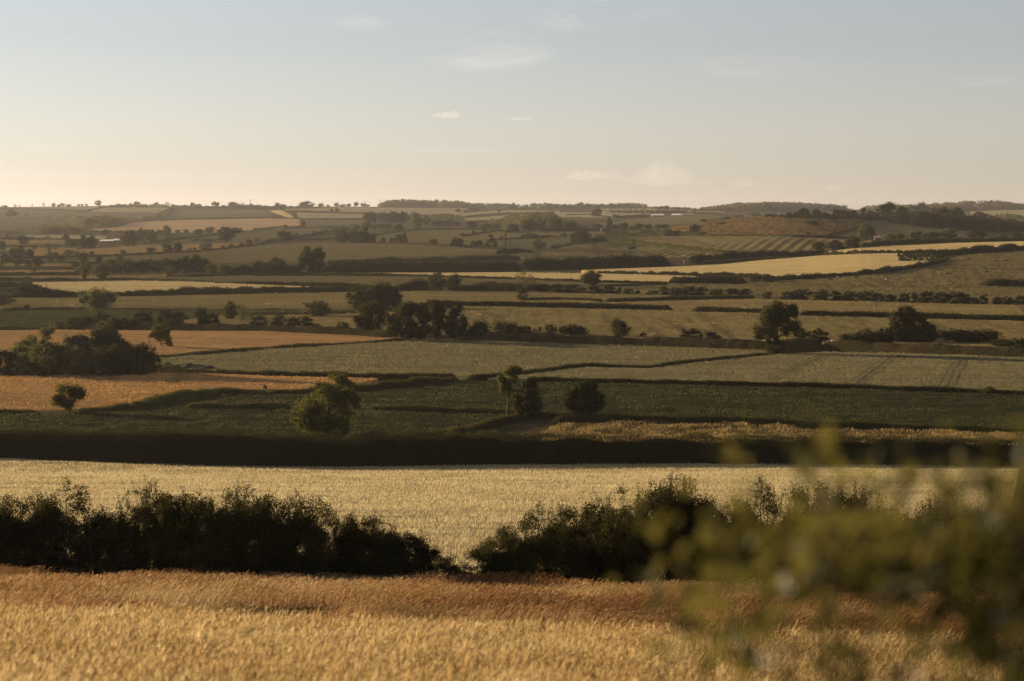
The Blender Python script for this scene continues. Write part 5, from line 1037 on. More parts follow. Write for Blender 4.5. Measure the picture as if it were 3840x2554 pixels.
# dry grass bank between the wheat and the hawthorns
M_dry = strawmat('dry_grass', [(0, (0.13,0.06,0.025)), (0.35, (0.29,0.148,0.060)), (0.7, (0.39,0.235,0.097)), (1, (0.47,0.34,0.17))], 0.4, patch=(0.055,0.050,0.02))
n = 210000
X, Y = band(31, 96.5, n); Z = ground(X, Y)
pt = vnoise(X/5.0, Y/4.0, 61)+0.6*vnoise(X/2.0, Y/1.6, 62)
red = vnoise(X/8.0, Y/5.0, 63)+0.5*vnoise(X/3.0, Y/2.0, 64)
h = (0.42+0.25*rng.random(n))*(1+0.8*vnoise(X/4.0, Y/3.0, 65)+0.5*vnoise(X/1.3, Y/1.6, 68))*np.where(Y > 88, 1.1, 1)
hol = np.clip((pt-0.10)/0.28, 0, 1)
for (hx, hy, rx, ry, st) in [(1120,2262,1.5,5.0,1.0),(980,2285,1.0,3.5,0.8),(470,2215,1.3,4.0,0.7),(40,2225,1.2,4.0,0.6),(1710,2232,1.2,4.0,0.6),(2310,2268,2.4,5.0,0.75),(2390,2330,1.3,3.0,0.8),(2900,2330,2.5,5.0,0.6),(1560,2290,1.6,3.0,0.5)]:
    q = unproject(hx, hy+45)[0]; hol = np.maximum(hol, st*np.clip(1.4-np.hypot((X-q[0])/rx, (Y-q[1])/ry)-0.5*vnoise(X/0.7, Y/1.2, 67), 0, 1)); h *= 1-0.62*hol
lean = np.stack([h*rng.normal(0.38, 0.2, n), h*rng.normal(-0.05, 0.18, n)], 1)
V, F = blades(np.stack([X, Y, Z], 1), h, lean, 0.012+0.0002*Y*rng.uniform(0.4, 1.3, n), rng)
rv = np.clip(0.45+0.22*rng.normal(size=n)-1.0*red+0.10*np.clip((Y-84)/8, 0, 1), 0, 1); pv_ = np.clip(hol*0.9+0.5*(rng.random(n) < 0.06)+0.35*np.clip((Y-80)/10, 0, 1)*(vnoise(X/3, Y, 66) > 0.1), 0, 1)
tip = np.stack([X+lean[:, 0], Y+lean[:, 1], Z+h], 1); k = np.nonzero(rng.random(n) < 0.5)[0]
V2, F2 = ears(tip[k]-np.array([0, 0, 0.03]), np.stack([lean[k, 0]+0.12, lean[k, 1], h[k]*0.45], 1), 0.10+0.08*rng.random(len(k)), 0.014+0.00022*Y[k], rng)
V, F, (a, b) = join((V, F, (np.repeat(rv, 6), np.repeat(pv_, 6))), (V2, F2, (np.repeat(np.clip(rv[k]+0.12, 0, 1), 6), np.repeat(pv_[k]*0.6, 6))))
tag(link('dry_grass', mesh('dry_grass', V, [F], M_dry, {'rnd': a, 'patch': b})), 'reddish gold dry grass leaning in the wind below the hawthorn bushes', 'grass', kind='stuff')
# ripe wheat in the foreground
M_wh = strawmat('foreground_wheat', [(0, (0.24,0.14,0.055)), (0.3, (0.42,0.28,0.115)), (0.7, (0.55,0.40,0.18)), (1, (0.66,0.52,0.28))], 0.4, patch=(0.22,0.2,0.07))
n = 95000
X, Y = band(15.5, 33.5, n, 0.10); Z = ground(X, Y); h = rng.normal(0.78, 0.07, n)*(1+0.12*vnoise(X/1.5, Y/1.5, 71))
lean = np.stack([rng.normal(0.10, 0.07, n), rng.normal(0, 0.06, n)], 1)
V, F = blades(np.stack([X, Y, Z], 1), h, lean, np.full(n, 0.007), rng)
rv = np.clip(0.55+0.2*rng.normal(size=n)+0.5*vnoise(X/0.8, Y/1.0, 72), 0, 1); gr = np.clip(1.6*(vnoise(X/1.1, Y/1.6, 73)-0.22), 0, 0.7)*(Y < 30)
tip = np.stack([X+lean[:, 0], Y+lean[:, 1], Z+h-0.015], 1)
V2, F2 = ears(tip, np.stack([rng.normal(0.34, 0.25, n), rng.normal(0, 0.25, n), rng.normal(0.75, 0.35, n)], 1), rng.uniform(0.09, 0.14, n), rng.uniform(0.013, 0.021, n), rng)
kk = np.nonzero(rng.random(n) < 0.35)[0]    # dry leaves on the stalks
lb = np.stack([X[kk], Y[kk], Z[kk]+h[kk]*rng.uniform(0.3, 0.7, len(kk))], 1); ld = rng.normal(size=(len(kk), 2))*0.13
V3, F3 = blades(lb, rng.uniform(0.05, 0.16, len(kk)), ld, np.full(len(kk), 0.013), rng)
V, F, (a, b) = join((V, F, (np.repeat(rv*0.8, 6), np.repeat(gr, 6))), (V2, F2, (np.repeat(np.clip(rv+0.12, 0, 1), 6), np.repeat(gr*0.5, 6))), (V3, F3, (np.repeat(rv[kk]*0.7, 6), np.repeat(gr[kk], 6))))
tag(link('wheat', mesh('wheat', V, [F], M_wh, {'rnd': a, 'patch': b})), 'ripe gold wheat ears filling the foreground', 'wheat', kind='stuff')
# standing ears of the broad pale wheat field
M_wp = strawmat('pale_wheat_ears', [(0, (0.22,0.165,0.075)), (0.3, (0.40,0.315,0.155)), (1, (0.55,0.465,0.27))], 0.4)
n = 330000
X, Y = band(99, 319, n, 0.035)
lodge = (vnoise(X/12.0, Y/1.5, 81)+0.5*vnoise(X/4.0, Y/0.8, 82)); keep = lodge < 0.25+0.12*rng.random(n)
tram = np.minimum(np.abs(((Y-0.02*X) % 24)-12), np.abs(((Y-0.02*X+1.9) % 24)-12)); keep &= tram > 0.28
X, Y = X[keep], Y[keep]; n = len(X)
Z = ground(X, Y)+0.25; h = rng.normal(0.42, 0.07, n)*(1+0.25*vnoise(X/4, Y/1.5, 83))
w = 0.02+0.00042*Y*rng.uniform(0.5, 1.2, n); lean = np.stack([rng.normal(0.09, 0.06, n), rng.normal(0, 0.05, n)], 1)
V, F = blades(np.stack([X, Y, Z], 1), h, lean, w, rng)
tag(link('wheat', mesh('wheat', V, [F], M_wp, {'rnd': np.repeat(np.clip(0.6+0.2*rng.normal(size=n)+0.5*vnoise(X/12, Y/5, 84), 0, 1), 6)})), 'pale ripe ears standing over the broad wheat field', 'wheat', kind='stuff')
# weeds dotted over the dry pasture
pp = unproject(rng.uniform(1950, 3860, 420), rng.uniform(1168, 1265, 420)); keep = (vnoise(pp[:, 0]/30, pp[:, 1]/40, 91) > -0.08); pp = pp[keep]
P = np.concatenate([p+np.array([0, 0, 0.5])+rng.normal(size=(9, 3))*np.array([0.5, 0.4, 0.28])*rng.uniform(0.6, 1.5) for p in pp]); V, F = leaf_quads(P, rng.normal(size=P.shape), 0.55, rng)
tag(link('weeds', mesh('weeds', V, [F], M_leaf, {'rnd': np.repeat(rng.random(len(P)), 4)})), 'dark docks and thistles dotted over the dry pasture', 'weeds', kind='stuff')

# hawthorn bushes of the near hedge: crooked stems, thorny sprays, small leaves
M_haw = leafmat('hawthorn_leaf', (0.020,0.020,0.008), (0.040,0.036,0.013), 0.28, tcol=(0.12,0.10,0.025))
def hawthorn(seed, W=4.2, H=3.6, D=2.6):
    r = np.random.default_rng(seed); paths = []; tips = []
    for s in range(9):
        foot = np.array([r.uniform(-0.33, 0.33)*W, r.uniform(-0.25, 0.25)*D, -0.15]); a = r.uniform(0, 6.28)
        top = np.array([foot[0]+r.normal()*0.16*W, foot[1]+r.normal()*0.16*D, H*r.uniform(0.62, 0.98)*(1-0.30*abs(foot[0]/W*2)**2)])
        st = bent(foot, top, r, 0.06, 8); paths.append((st, np.linspace(0.055, 0.008, 8)))
        for b in range(15):
            t = r.uniform(0.12, 1.0); i = min(int(t*7), 6); q = st[i]+(st[i+1]-st[i])*(t*7-i)
            d = unit(np.array([r.normal()*1.1, r.normal()*0.8, r.normal()*0.45+0.25])); L = r.uniform(0.35, 1.15)*(1-0.45*t)
            e = q+d*L; e[2] = max(e[2], 0.1); br = bent(q, e, r, 0.08, 5); paths.append((br, np.linspace(0.018, 0.004, 5)))
            for c in range(5):
                i2 = r.integers(1, 5); d2 = unit(d*0.5+np.array([r.normal(), r.normal(), r.normal()*0.6+0.15])); tw = br[i2]+d2*r.uniform(0.15, 0.5)
                paths.append((np.stack([br[i2], (br[i2]+tw)/2+r.normal(size=3)*0.02, tw]), np.array([0.006, 0.004, 0.002]))); tips.append((br[i2], tw, r.uniform(0.75, 1.25)))
    # long wands that stand clear of the outline, swept by the wind
    for s in range(10):
        x = r.uniform(-0.42, 0.42)*W; z = H*(0.98-0.35*abs(x/W*2)**2.2)*r.uniform(0.75, 1.0); q = np.array([x, r.normal()*0.12*D, z*0.72])
        e = q+np.array([r.normal(0.18, 0.25), r.normal()*0.15, r.uniform(0.55, 1.25)]); w_ = bent(q, e, r, 0.07, 6); paths.append((w_, np.linspace(0.010, 0.003, 6)))
        for i in range(1, 5):
            for c in range(2): tips.append((w_[i], w_[i]+(w_[i+1]-w_[i])*0.9+r.normal(size=3)*0.10, 0.8))
    P, N, S = [], [], []
    CL = []
    for k in range(46):
        x = r.uniform(-0.5, 0.5); zt = H*(0.96-0.36*abs(x*2)**2.6)*r.uniform(0.88, 1.06); z = r.uniform(0.05, 1.0)**0.8*zt; rc = r.uniform(0.34, 0.62); CL.append((x*W, r.normal()*0.2*D, max(z-rc*0.6, rc*0.5), rc))
    CL = np.array(CL); m = 19000; ix = r.choice(len(CL), m, p=CL[:, 3]**2/np.sum(CL[:, 3]**2)); dv = unit(r.normal(size=(m, 3)))
    P.append(CL[ix, :3]+dv*(CL[ix, 3]*r.random(m)**0.4)[:, None]); N.append(dv*0.7+r.normal(size=(m, 3))*0.6); S.append(np.full(m, 0.085))
    for a, b, g in tips:
        m = int(26*g); t = r.uniform(0, 1.1, m)[:, None]; p = a+(b-a)*t+r.normal(size=(m, 3))*0.065*g; P.append(p); N.append(r.normal(size=(m, 3))+np.array([0, 0, 0.5])); S.append(np.full(m, 0.062))
    P = np.concatenate(P); P[:, 2] = np.maximum(P[:, 2], 0.02); n = len(P)
    V, F = leaf_quads(P, np.concatenate(N), np.concatenate(S), r); tv, tf = tubes(paths, 4); kv, kf = cores(CL[(CL[:, 2] > 0.5) & (CL[:, 2] < H*0.62) & (np.abs(CL[:, 0]) < W*0.4)], 0.5, r)
    return mesh('foliage', np.concatenate([V, kv]), [F, kf+len(V)], M_haw, {'rnd': np.concatenate([np.repeat(np.clip(0.4+0.25*r.normal(size=n), 0, 1), 4), np.zeros(len(kv))])}), mesh('stem', tv, [tf], M_bark, smooth=True)
haws = [hawthorn(900+i) for i in range(6)]
# px of the foot, top row in the photo, width in the photo
HB = [(-110,1870,330,'hawthorn cut by the left edge, twiggy top'),(85,1850,300,'low topped hawthorn second from the left edge'),(255,1850,330,'highest hawthorn of the left run, with waving top wands'),(420,1925,260,'hawthorn in the dip of the left run'),
 (590,1825,310,'hawthorn with a long leaning spray, right of the dip'),(750,1845,300,'rounded hawthorn right of the leaning spray'),(900,1835,300,'hawthorn with thin see through top in the left run'),(1060,1850,300,'hawthorn with brown tinted tips, left of a notch'),
 (1215,1915,270,'hawthorn below the notch in the left run'),(1360,1935,280,'hawthorn starting the slope down to the gap'),(1500,1985,250,'lower hawthorn on the slope down to the gap'),(1615,2080,210,'small hawthorn near the gap'),(1690,2140,150,'last low hawthorn beside the gap, left side'),
 (1880,2010,230,'low hawthorn beside the gap, right side'),(2010,1925,290,'feathery hawthorn second right of the gap'),(2160,1895,300,'hawthorn with a pointed spray, third right of the gap'),(2300,1880,260,'hawthorn climbing towards the tallest one'),(2440,1805,290,'tall hawthorn left of the very tallest'),(2560,1785,270,'very tallest hawthorn of the right run'),
 (2700,1880,270,'hawthorn right of the very tallest'),(2860,1855,280,'hawthorn showing above the blurred bush, first'),(3030,1820,280,'spiky topped hawthorn behind the blurred bush'),(3190,1815,270,'spiky hawthorn joined on the right behind the blurred bush'),(3350,1905,280,'hawthorn sunk behind the blurred bush'),(3500,1885,290,'rounded hawthorn far behind the blurred bush'),(3670,1980,290,'low hawthorn towards the right edge'),(3840,2000,300,'hawthorn at the right edge'),(4010,1960,300,'hawthorn beyond the right edge')]
for i, (px, top, w, lab) in enumerate(HB):
    d = 97.5+rng.uniform(-1.2, 1.8); x = float(ray(px, 2000)[0])*d; z = float(ground(x, d)); vt = float(ray(px, top)[1])*d
    root = empty('hawthorn_bush', (x, d, z), rng.choice([0, math.pi])+rng.normal()*0.3)
    a, b = haws[i % 6]; link('foliage', a, root); link('stem', b, root)
    sx = w/FPX*d/4.2; root.scale = (sx*1.22, 1.0, (vt-z)/3.45)
    tag(root, lab, 'bush', 'hawthorn bushes of the near hedge')
hedge('low brambles at the foot of the left hawthorns', [(560,2165),(900,2178),(1200,2190),(1500,2202),(1720,2212)], [38,52,60,60,22], w=1.4, bump=0.4, name='bramble_thicket', cat='brambles', leaf=1.1, dens=1.2, wlen=2.0, core=0.5)

# ------------------------------------------------------------------ the out of focus bramble beside the camera
M_bl = leafmat('bramble_leaf', (0.030,0.030,0.009), (0.058,0.052,0.014), 0.40, tcol=(0.165,0.138,0.026), gloss=0.010)
M_stem = plain('bramble_stem', (0.10,0.055,0.03), (0.06,0.04,0.02), 30.0)
M_glint = plain('painted_glint', (0.29,0.235,0.165), (0.24,0.185,0.125), 60.0)  # glint brightness put into a pale colour
DB = 3.4
def at(px, py, d):
    u, v = ray(px, py); return np.array([float(u)*d, d, float(v)*d])
r = np.random.default_rng(77)
broot = empty('bramble_bush', (at(3300, 2000, DB)[0], DB, float(ground(0.4, DB)))); bo = np.array(broot.location)
tag(broot, 'blurred leafy bramble close to the eye at the lower right', 'bush')
sprays = [((3300,3300),(3080,1640)),((3360,3300),(3220,1760)),((3200,3300),(2930,1900)),((3150,3300),(2740,2000)),((3080,3300),(2560,2120)),((3000,3300),(2480,2330)),((3400,3300),(3390,1720)),((3500,3300),(3560,1820)),((3450,3300),(3480,1900)),((3600,3300),(3720,1880)),
 ((3700,3300),(3820,1720)),((3780,3300),(3900,1900)),((3850,3300),(4050,1850)),((3300,3300),(3150,2020)),((3100,3300),(2900,2120)),((3000,3300),(2760,2420)),((3050,3300),(2980,2380)),((3550,3300),(3640,2050)),((3650,3300),(3760,2150)),((3750,3300),(3850,2250)),((3420,3300),(3330,2060)),((3800,3300),(3900,2420)),((3300,3300),(3240,2400)),((3900,3300),(4200,2100))]
paths = []; LP, LN, LS = [], [], []
for (a, b) in sprays:
    d0 = DB+r.normal()*0.12; p0 = at(a[0], a[1], d0); p0[2] = float(ground(p0[0], d0)); p1 = at(b[0], b[1], DB+r.normal()*0.22)
    mid = (p0+p1)/2; mid[2] = p1[2]*0.55+p0[2]*0.45; t = np.linspace(0, 1, 14)[:, None]
    c = p0*(1-t)**2+2*(p0*0.35+p1*0.65+np.array([0, 0, 0.10]))*t*(1-t)+p1*t**2; paths.append((c, np.linspace(0.006, 0.002, 14)))
    for i in range(4, 14):
        for s in range(int(r.integers(2, 5))):
            q = c[i]+(r.normal(size=3)*np.array([0.035, 0.04, 0.035])); LP.append(q); LN.append(r.normal(size=3)+np.array([-0.3, 0.2, 0.7])); LS.append(r.uniform(0.034, 0.062))
MASS = [(3000,1950,330,120,60),(3250,1800,260,120,22),(2750,2060,250,130,45),(2560,2230,160,120,22),(3200,2080,420,160,150),(3600,2050,260,200,130),(3780,2150,200,300,200),(3750,2450,220,200,120),(3900,2200,250,500,260),(3000,2160,280,100,60),(2700,2330,200,80,16),(2850,2460,260,110,40),(3250,2250,200,80,26),(3350,2480,200,90,30),(3050,2380,120,120,16),(3500,1800,250,150,16),(2900,1690,400,70,14),(3400,2180,250,90,60)]
for (mx_, my_, rx, ry, k) in MASS:      # the leafy body of the bush, thickest low and to the right
    for _ in range(int(k*(1.15 if mx_ < 3600 else 1.5))):
        q = at(mx_+rx*r.normal()*0.62, my_+ry*r.normal()*0.62, DB+r.uniform(-0.08, 0.55)); LP.append(q); LN.append(r.normal(size=3)+np.array([-0.3, 0.2, 0.7])); LS.append(r.uniform(0.034, 0.064))
LP = np.array(LP); V, F = leaf_quads(LP, np.array(LN), np.array(LS)*0.98, r, 0.5)
tv, tf = tubes(paths, 5)
link('foliage', mesh('foliage', V-bo, [F], M_bl, {'rnd': np.repeat(r.random(len(LP)), 4)}), broot)
link('stem', mesh('stem', tv-bo, [tf], M_stem, smooth=True), broot)
pv2, pf2 = [], []
for k in range(5):
    a = k*2*math.pi/5; dr = np.array([math.cos(a), math.sin(a), 0]); sd2 = np.array([-math.sin(a), math.cos(a), 0])
    q = np.array([dr*0.001, dr*0.008+sd2*0.0062+[0, 0, .002], dr*0.0135+[0, 0, .001], dr*0.008-sd2*0.0062+[0, 0, .002]]); pf2.append(np.arange(4)+4*k); pv2.append(q)
glint_star = mesh('leaf_glint', np.concatenate(pv2), [np.array(pf2)], M_glint)
for (x, y) in [(3094,1880),(3466,2180),(3505,2147),(3036,2158),(3725,2213),(3772,2230),(3747,2318),(2992,2486),(3400,2522),(3312,2230),(3279,2290),(3825,2456)]:  # pale stars added to stand in for glints on the leaves
    q = at(x, y, DB-0.12+r.normal()*0.03); o = link('leaf_glint', glint_star, broot, q-bo); o.rotation_euler = (r.normal()*0.5+0.9, r.normal()*0.5-0.4, r.uniform(0, 6))
# ------------------------------------------------------------------ banks, heaps, tracks
def ridge_bank(label, pts, h, w, name, mat, kind, cat, seed, rough=0.12):
    p = np.array(pts, float); L = np.concatenate([[0], np.cumsum(np.hypot(np.diff(p[:, 0]), np.diff(p[:, 1])))]); s = np.linspace(0, L[-1], int(L[-1]/7)+3)
    P = unproject(np.interp(s, L, p[:, 0]), np.interp(s, L, p[:, 1])); r = np.random.default_rng(seed)
    t = unit(np.gradient(P[:, :2], axis=0)); nrm = np.stack([-t[:, 1], t[:, 0]], 1)
    prof = np.array([(-1, -0.12), (-0.72, 0.32), (-0.42, 0.82), (-0.15, 1.0), (0.15, 1.0), (0.45, 0.8), (0.75, 0.3), (1, -0.12)])
    k = len(P); e = np.clip(np.minimum(np.arange(k), np.arange(k)[::-1])/4.0, 0.1, 1)
    B = np.zeros((k, 8, 3)); B[:, :, :2] = P[:, None, :2]+nrm[:, None, :]*(prof[None, :, 0]*w/2)[..., None]
    jit = 1+rough*vnoise(np.arange(k)[:, None]/3.0+0*prof[None, :, 0], np.arange(8)[None, :]*1.3+0*P[:, :1], seed+50)*2; und = 1+rough*2*vnoise(np.arange(k)/9.0, np.zeros(k), seed)
    B[:, :, 2] = ground(B[..., 0], B[..., 1])+prof[None, :, 1]*h*e[:, None]*jit*und[:, None]
    i, j = np.meshgrid(np.arange(k-1), np.arange(7), indexing='ij'); i = i.ravel(); j = j.ravel()
    F = np.stack([i*8+j, i*8+j+1, (i+1)*8+j+1, (i+1)*8+j], 1)
    return tag(link(name, mesh(name, B.reshape(-1, 3), [F], mat, smooth=True)), label, cat, kind=kind)
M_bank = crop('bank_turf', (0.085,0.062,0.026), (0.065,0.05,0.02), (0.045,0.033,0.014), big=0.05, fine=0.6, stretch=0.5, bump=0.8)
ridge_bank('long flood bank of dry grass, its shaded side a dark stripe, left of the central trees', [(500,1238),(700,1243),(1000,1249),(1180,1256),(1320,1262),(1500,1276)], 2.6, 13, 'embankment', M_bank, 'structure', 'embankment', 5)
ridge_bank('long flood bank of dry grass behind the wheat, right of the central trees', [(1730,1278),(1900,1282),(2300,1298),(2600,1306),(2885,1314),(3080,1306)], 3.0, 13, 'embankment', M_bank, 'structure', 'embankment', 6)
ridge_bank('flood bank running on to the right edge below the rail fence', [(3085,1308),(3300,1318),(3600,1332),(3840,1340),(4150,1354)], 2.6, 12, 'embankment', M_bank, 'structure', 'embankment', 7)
M_muck = plain('dark_muck', (0.045,0.033,0.022), (0.025,0.018,0.013), 1.2, bump=1.0)
ridge_bank('long dark heap of muck beside the round willow clump', [(592,1388),(680,1388),(760,1391),(812,1394)], 1.7, 7, 'muck_heap', M_muck, 'thing', 'muck heap', 8, 0.22)
ridge_bank('low dark heap of muck in the brown gold strip', [(1112,1147),(1180,1146),(1250,1148)], 1.2, 6, 'muck_heap', M_muck, 'thing', 'muck heap', 9, 0.25)
M_track = plain('wheel_rut', (0.055,0.048,0.022), (0.04,0.034,0.016), 2.0)
def rut(label, a, b, wm=0.55, off=1.02, mid=None):
    pts = [a]+([mid] if mid else [])+[b]; p = np.array(pts, float); t = np.linspace(0, 1, 60)*(len(pts)-1)
    x = np.interp(t, range(len(pts)), p[:, 0]); y = np.interp(t, range(len(pts)), p[:, 1]); P = unproject(x, y); d = unit(np.gradient(P[:, :2], axis=0)); nn = np.stack([-d[:, 1], d[:, 0]], 1)*wm/2
    nn = nn*np.random.default_rng(int(a[0])).uniform(0.35, 1.25, (60, 1))
    A = np.concatenate([P[:, :2]-nn, P[:, :2]+nn]); V = np.column_stack([A, ground(A[:, 0], A[:, 1])+off]); i = np.arange(59)
    tag(link('tramline', mesh('tramline', V, [np.stack([i, i+60, i+61, i+1], 1)], M_track)), label, 'wheel track', kind='structure')
for i, (a, b, m) in enumerate([((2862,1436),(3066,1344),None),((2888,1436),(3086,1346),None),((3190,1447),(3320,1350),None),((3212,1448),(3340,1351),None),((3522,1464),(3588,1352),(3560,1395)),((3548,1466),(3606,1354),(3584,1400)),((2580,1430),(2760,1352),None)]):
    rut('%s thin wheel track through the green wheat, counted from the right' % ('sixth','fifth','fourth','third','second','first','seventh')[i], a, b, 0.5 if i < 6 else 0.3, 1.05, m)

# ------------------------------------------------------------------ buildings
M_stone = plain('brown_stone', (0.22,0.17,0.12), (0.15,0.115,0.08), 0.8)
M_tin = plain('pale_sheet_roof', (0.24,0.23,0.225), (0.17,0.165,0.16), 0.3, rough=0.55)
M_darkroof = plain('dark_roof', (0.07,0.06,0.055), (0.05,0.045,0.04), 0.8)
M_blue = plain('blue_sheeting', (0.045,0.085,0.12), (0.035,0.07,0.10), 0.5, rough=0.6)
M_wht = plain('white_render', (0.75,0.73,0.69), (0.68,0.66,0.62), 0.6)
M_wood = plain('weathered_wood', (0.20,0.17,0.14), (0.12,0.10,0.08), 4.0)
M_glass_shade = plain('glass_and_bay_shade', (0.02,0.022,0.025), None, 1.0, rough=0.1)
M_brick = plain('red_brick', (0.26,0.13,0.085), (0.2,0.10,0.065), 1.0)
def boxv(x0, x1, y0, y1, z0, z1): return box_faces(x0, x1, y0, y1, z0, z1)
def building(name, label, cat, px, base, w, h, depth, wall, roof, yaw=0.0, rise=0.35, round_=False, windows=0, chimney=False, open_=False, group=None, gable=False):
    p = unproject(px, base)[0]; d = p[1]; Wm = w/FPX*d; Hm = h/FPX*d; hw = Hm*(1-rise); root = empty(name, p, yaw); tag(root, label, cat, group)
    V, F = boxv(-Wm/2, Wm/2, -depth/2, depth/2, -1.0, hw)
    if not round_:   # gable ends go up under the ridge
        V = np.concatenate([V, [(-Wm/2, 0, Hm*0.985), (Wm/2, 0, Hm*0.985)] if not gable else [(0, -depth/2, Hm*0.985), (0, depth/2, Hm*0.985)]])
        tri = np.array([(1, 3, 8), (7, 5, 9)]) if not gable else np.array([(5, 1, 8), (3, 7, 9)])
        link('wall', mesh('wall', V, [F[[0, 1, 2, 3, 4]], tri], wall), root)
    else: link('wall', mesh('wall', V, [F], wall), root)
    o, th = 0.35, 0.18
    if round_: A = np.linspace(0, math.pi, 11); prof = np.stack([np.cos(A)*(Wm/2+o), hw+np.sin(A)*(Hm-hw)], 1)
    elif gable: prof = np.array([(-Wm/2-o, hw-0.15), (0, Hm), (Wm/2+o, hw-0.15)])
    else: prof = np.array([(-depth/2-o, hw-0.15), (0, Hm), (depth/2+o, hw-0.15)])
    k = len(prof); ends = (-depth/2-o, depth/2+o) if (gable or round_) else (-Wm/2-o, Wm/2+o); vv = []
    for e in ends:
        for dz in (0.02, th):
            for a, z in prof: vv.append((a, e, z+dz) if (gable or round_) else (e, a, z+dz))
    ff = []
    for i in range(k-1):
        ff += [(k+i, k+i+1, 3*k+i+1, 3*k+i), (i, i+1, 2*k+i+1, 2*k+i), (i, i+1, k+i+1, k+i), (2*k+i, 2*k+i+1, 3*k+i+1, 3*k+i)]
    ff += [(0, k, 3*k, 2*k), (k-1, 2*k-1, 4*k-1, 3*k-1)]
    rf = link('roof', mesh('roof', np.array(vv), [np.array(ff)], roof), root)
    for i in range(windows):
        x = Wm*(i+0.5)/windows-Wm/2; V, F = boxv(x-0.55, x+0.55, -depth/2-0.06, -depth/2+0.02, hw*0.45, hw*0.8)
        link('window', mesh('window', V, [F], M_glass_shade), root)
    if open_:
        nb = max(2, int(Wm/6))
        for i in range(nb):
            x = Wm*(i+0.5)/nb-Wm/2; V, F = boxv(x-Wm/nb*0.38, x+Wm/nb*0.38, -depth/2-0.05, -depth/2+0.02, 0.0, hw*0.82); link('bay_shade', mesh('bay_shade', V, [F], M_glass_shade), root)  # dark panel put on the wall for the shade inside an open bay
    if chimney:
        V, F = boxv(Wm*0.28, Wm*0.28+0.9, -0.45, 0.45, Hm*0.85, Hm+1.1); link('chimney', mesh('chimney', V, [F], M_brick), rf)
    return root
building('barn', 'long low barn with a shining pale roof among the far left trees', 'barn', 402, 909, 50, 10, 14, M_stone, M_tin, 0.12, 0.5, open_=True)
building('barn', 'shorter pale roofed barn end joined right of the long low barn', 'barn', 437, 908, 20, 12, 12, M_stone, M_tin, 0.12, 0.45, open_=True)
building('barn', 'dark barn alone on the far grey field', 'barn', 1221, 822, 18, 8, 12, M_stone, M_darkroof, 0.1, 0.4)
building('barn', 'long dark farm range below the far grey field', 'barn', 1325, 821, 62, 7, 14, M_stone, M_darkroof, 0.0, 0.45, open_=True)
building('house', 'tall dark house half hidden between the hazy oaks', 'house', 1413, 828, 16, 18, 10, M_stone, M_darkroof, 0.0, 0.35, windows=2, chimney=True)
building('house', 'dark stone house left of the far farm sheds', 'house', 2308, 814, 28, 14, 10, M_stone, M_darkroof, 0.0, 0.35, windows=3, chimney=True)
building('barn', 'farm shed with a pale gable end, left of the long bright roofs', 'barn', 2408, 810, 14, 11, 16, M_wht, M_darkroof, 0.0, 0.4, gable=True)
building('barn', 'dark farm shed next to the pale gable', 'barn', 2428, 810, 24, 9, 14, M_stone, M_darkroof, 0.0, 0.45, open_=True)
building('barn', 'long low farm shed with a bright roof, left one', 'barn', 2466, 811, 44, 8, 22, M_stone, M_tin, 0.06, 0.55, open_=True)
building('barn', 'long low farm shed with a bright roof, right one', 'barn', 2536, 811, 34, 9, 22, M_stone, M_tin, -0.08, 0.55, open_=True)
building('barn', 'dark farm shed at the right end of the bright roofs', 'barn', 2580, 809, 44, 8, 16, M_stone, M_darkroof, 0.0, 0.5, open_=True)
building('house', 'small pale house on the slope behind the dark stone house', 'house', 2273, 799, 24, 8, 9, M_wht, M_darkroof, 0.0, 0.4, windows=3)
building('barn', 'little dark shed among the upper pale strips', 'barn', 1908, 799, 14, 5, 10, M_stone, M_darkroof, 0.0, 0.4)
building('barn', 'blue barn with a rounded roof beside the tall conifer', 'barn', 2270, 867, 32, 15, 16, M_blue, M_blue, 0.0, 0.35, round_=True, open_=True)
building('house', 'white gabled house, left gable, under the tall pale tree', 'house', 3258, 898, 7, 13, 9, M_wht, M_darkroof, 0.0, 0.45, windows=1, gable=True)
building('house', 'white gabled house, right gable, under the tall pale tree', 'house', 3266, 898, 7, 13, 9, M_wht, M_darkroof, 0.0, 0.45, windows=1, gable=True)
building('house', 'low brick house right of the two white gables', 'house', 3289, 899, 24, 12, 8, M_brick, M_darkroof, 0.0, 0.45, windows=3, chimney=True)
def wall_piece(label, px, base, w, h):
    p = unproject(px, base)[0]; d = p[1]; W_, H_ = w/FPX*d, h/FPX*d; r = np.random.default_rng(int(px)); x = np.linspace(-W_/2, W_/2, 9); z = H_*(1-0.35*np.clip(np.abs(x/W_*2)-0.3, 0, 1)**1.5)*r.uniform(0.93, 1.0, 9)
    V = np.concatenate([np.column_stack([x, np.full(9, y), zz]) for y in (-0.9, 0.9) for zz in (np.full(9, -1.0), z)]); i = np.arange(8)
    F = np.concatenate([np.stack([i, i+1, 10+i, 9+i], 1), np.stack([18+i, 19+i, 28+i, 27+i], 1), np.stack([9+i, 10+i, 28+i, 27+i], 1), np.array([(0, 9, 27, 18), (8, 26, 35, 17)])])
    tag(link('stone_wall', mesh('stone_wall', V, [F], M_stone), loc=p), label, 'stone wall', 'old bridge walls in the tree belt')
wall_piece('wider old stone bridge wall left of the dark opening', 2517, 994, 46, 22)
wall_piece('narrow old stone bridge wall right of the dark opening', 2576, 992, 26, 20)

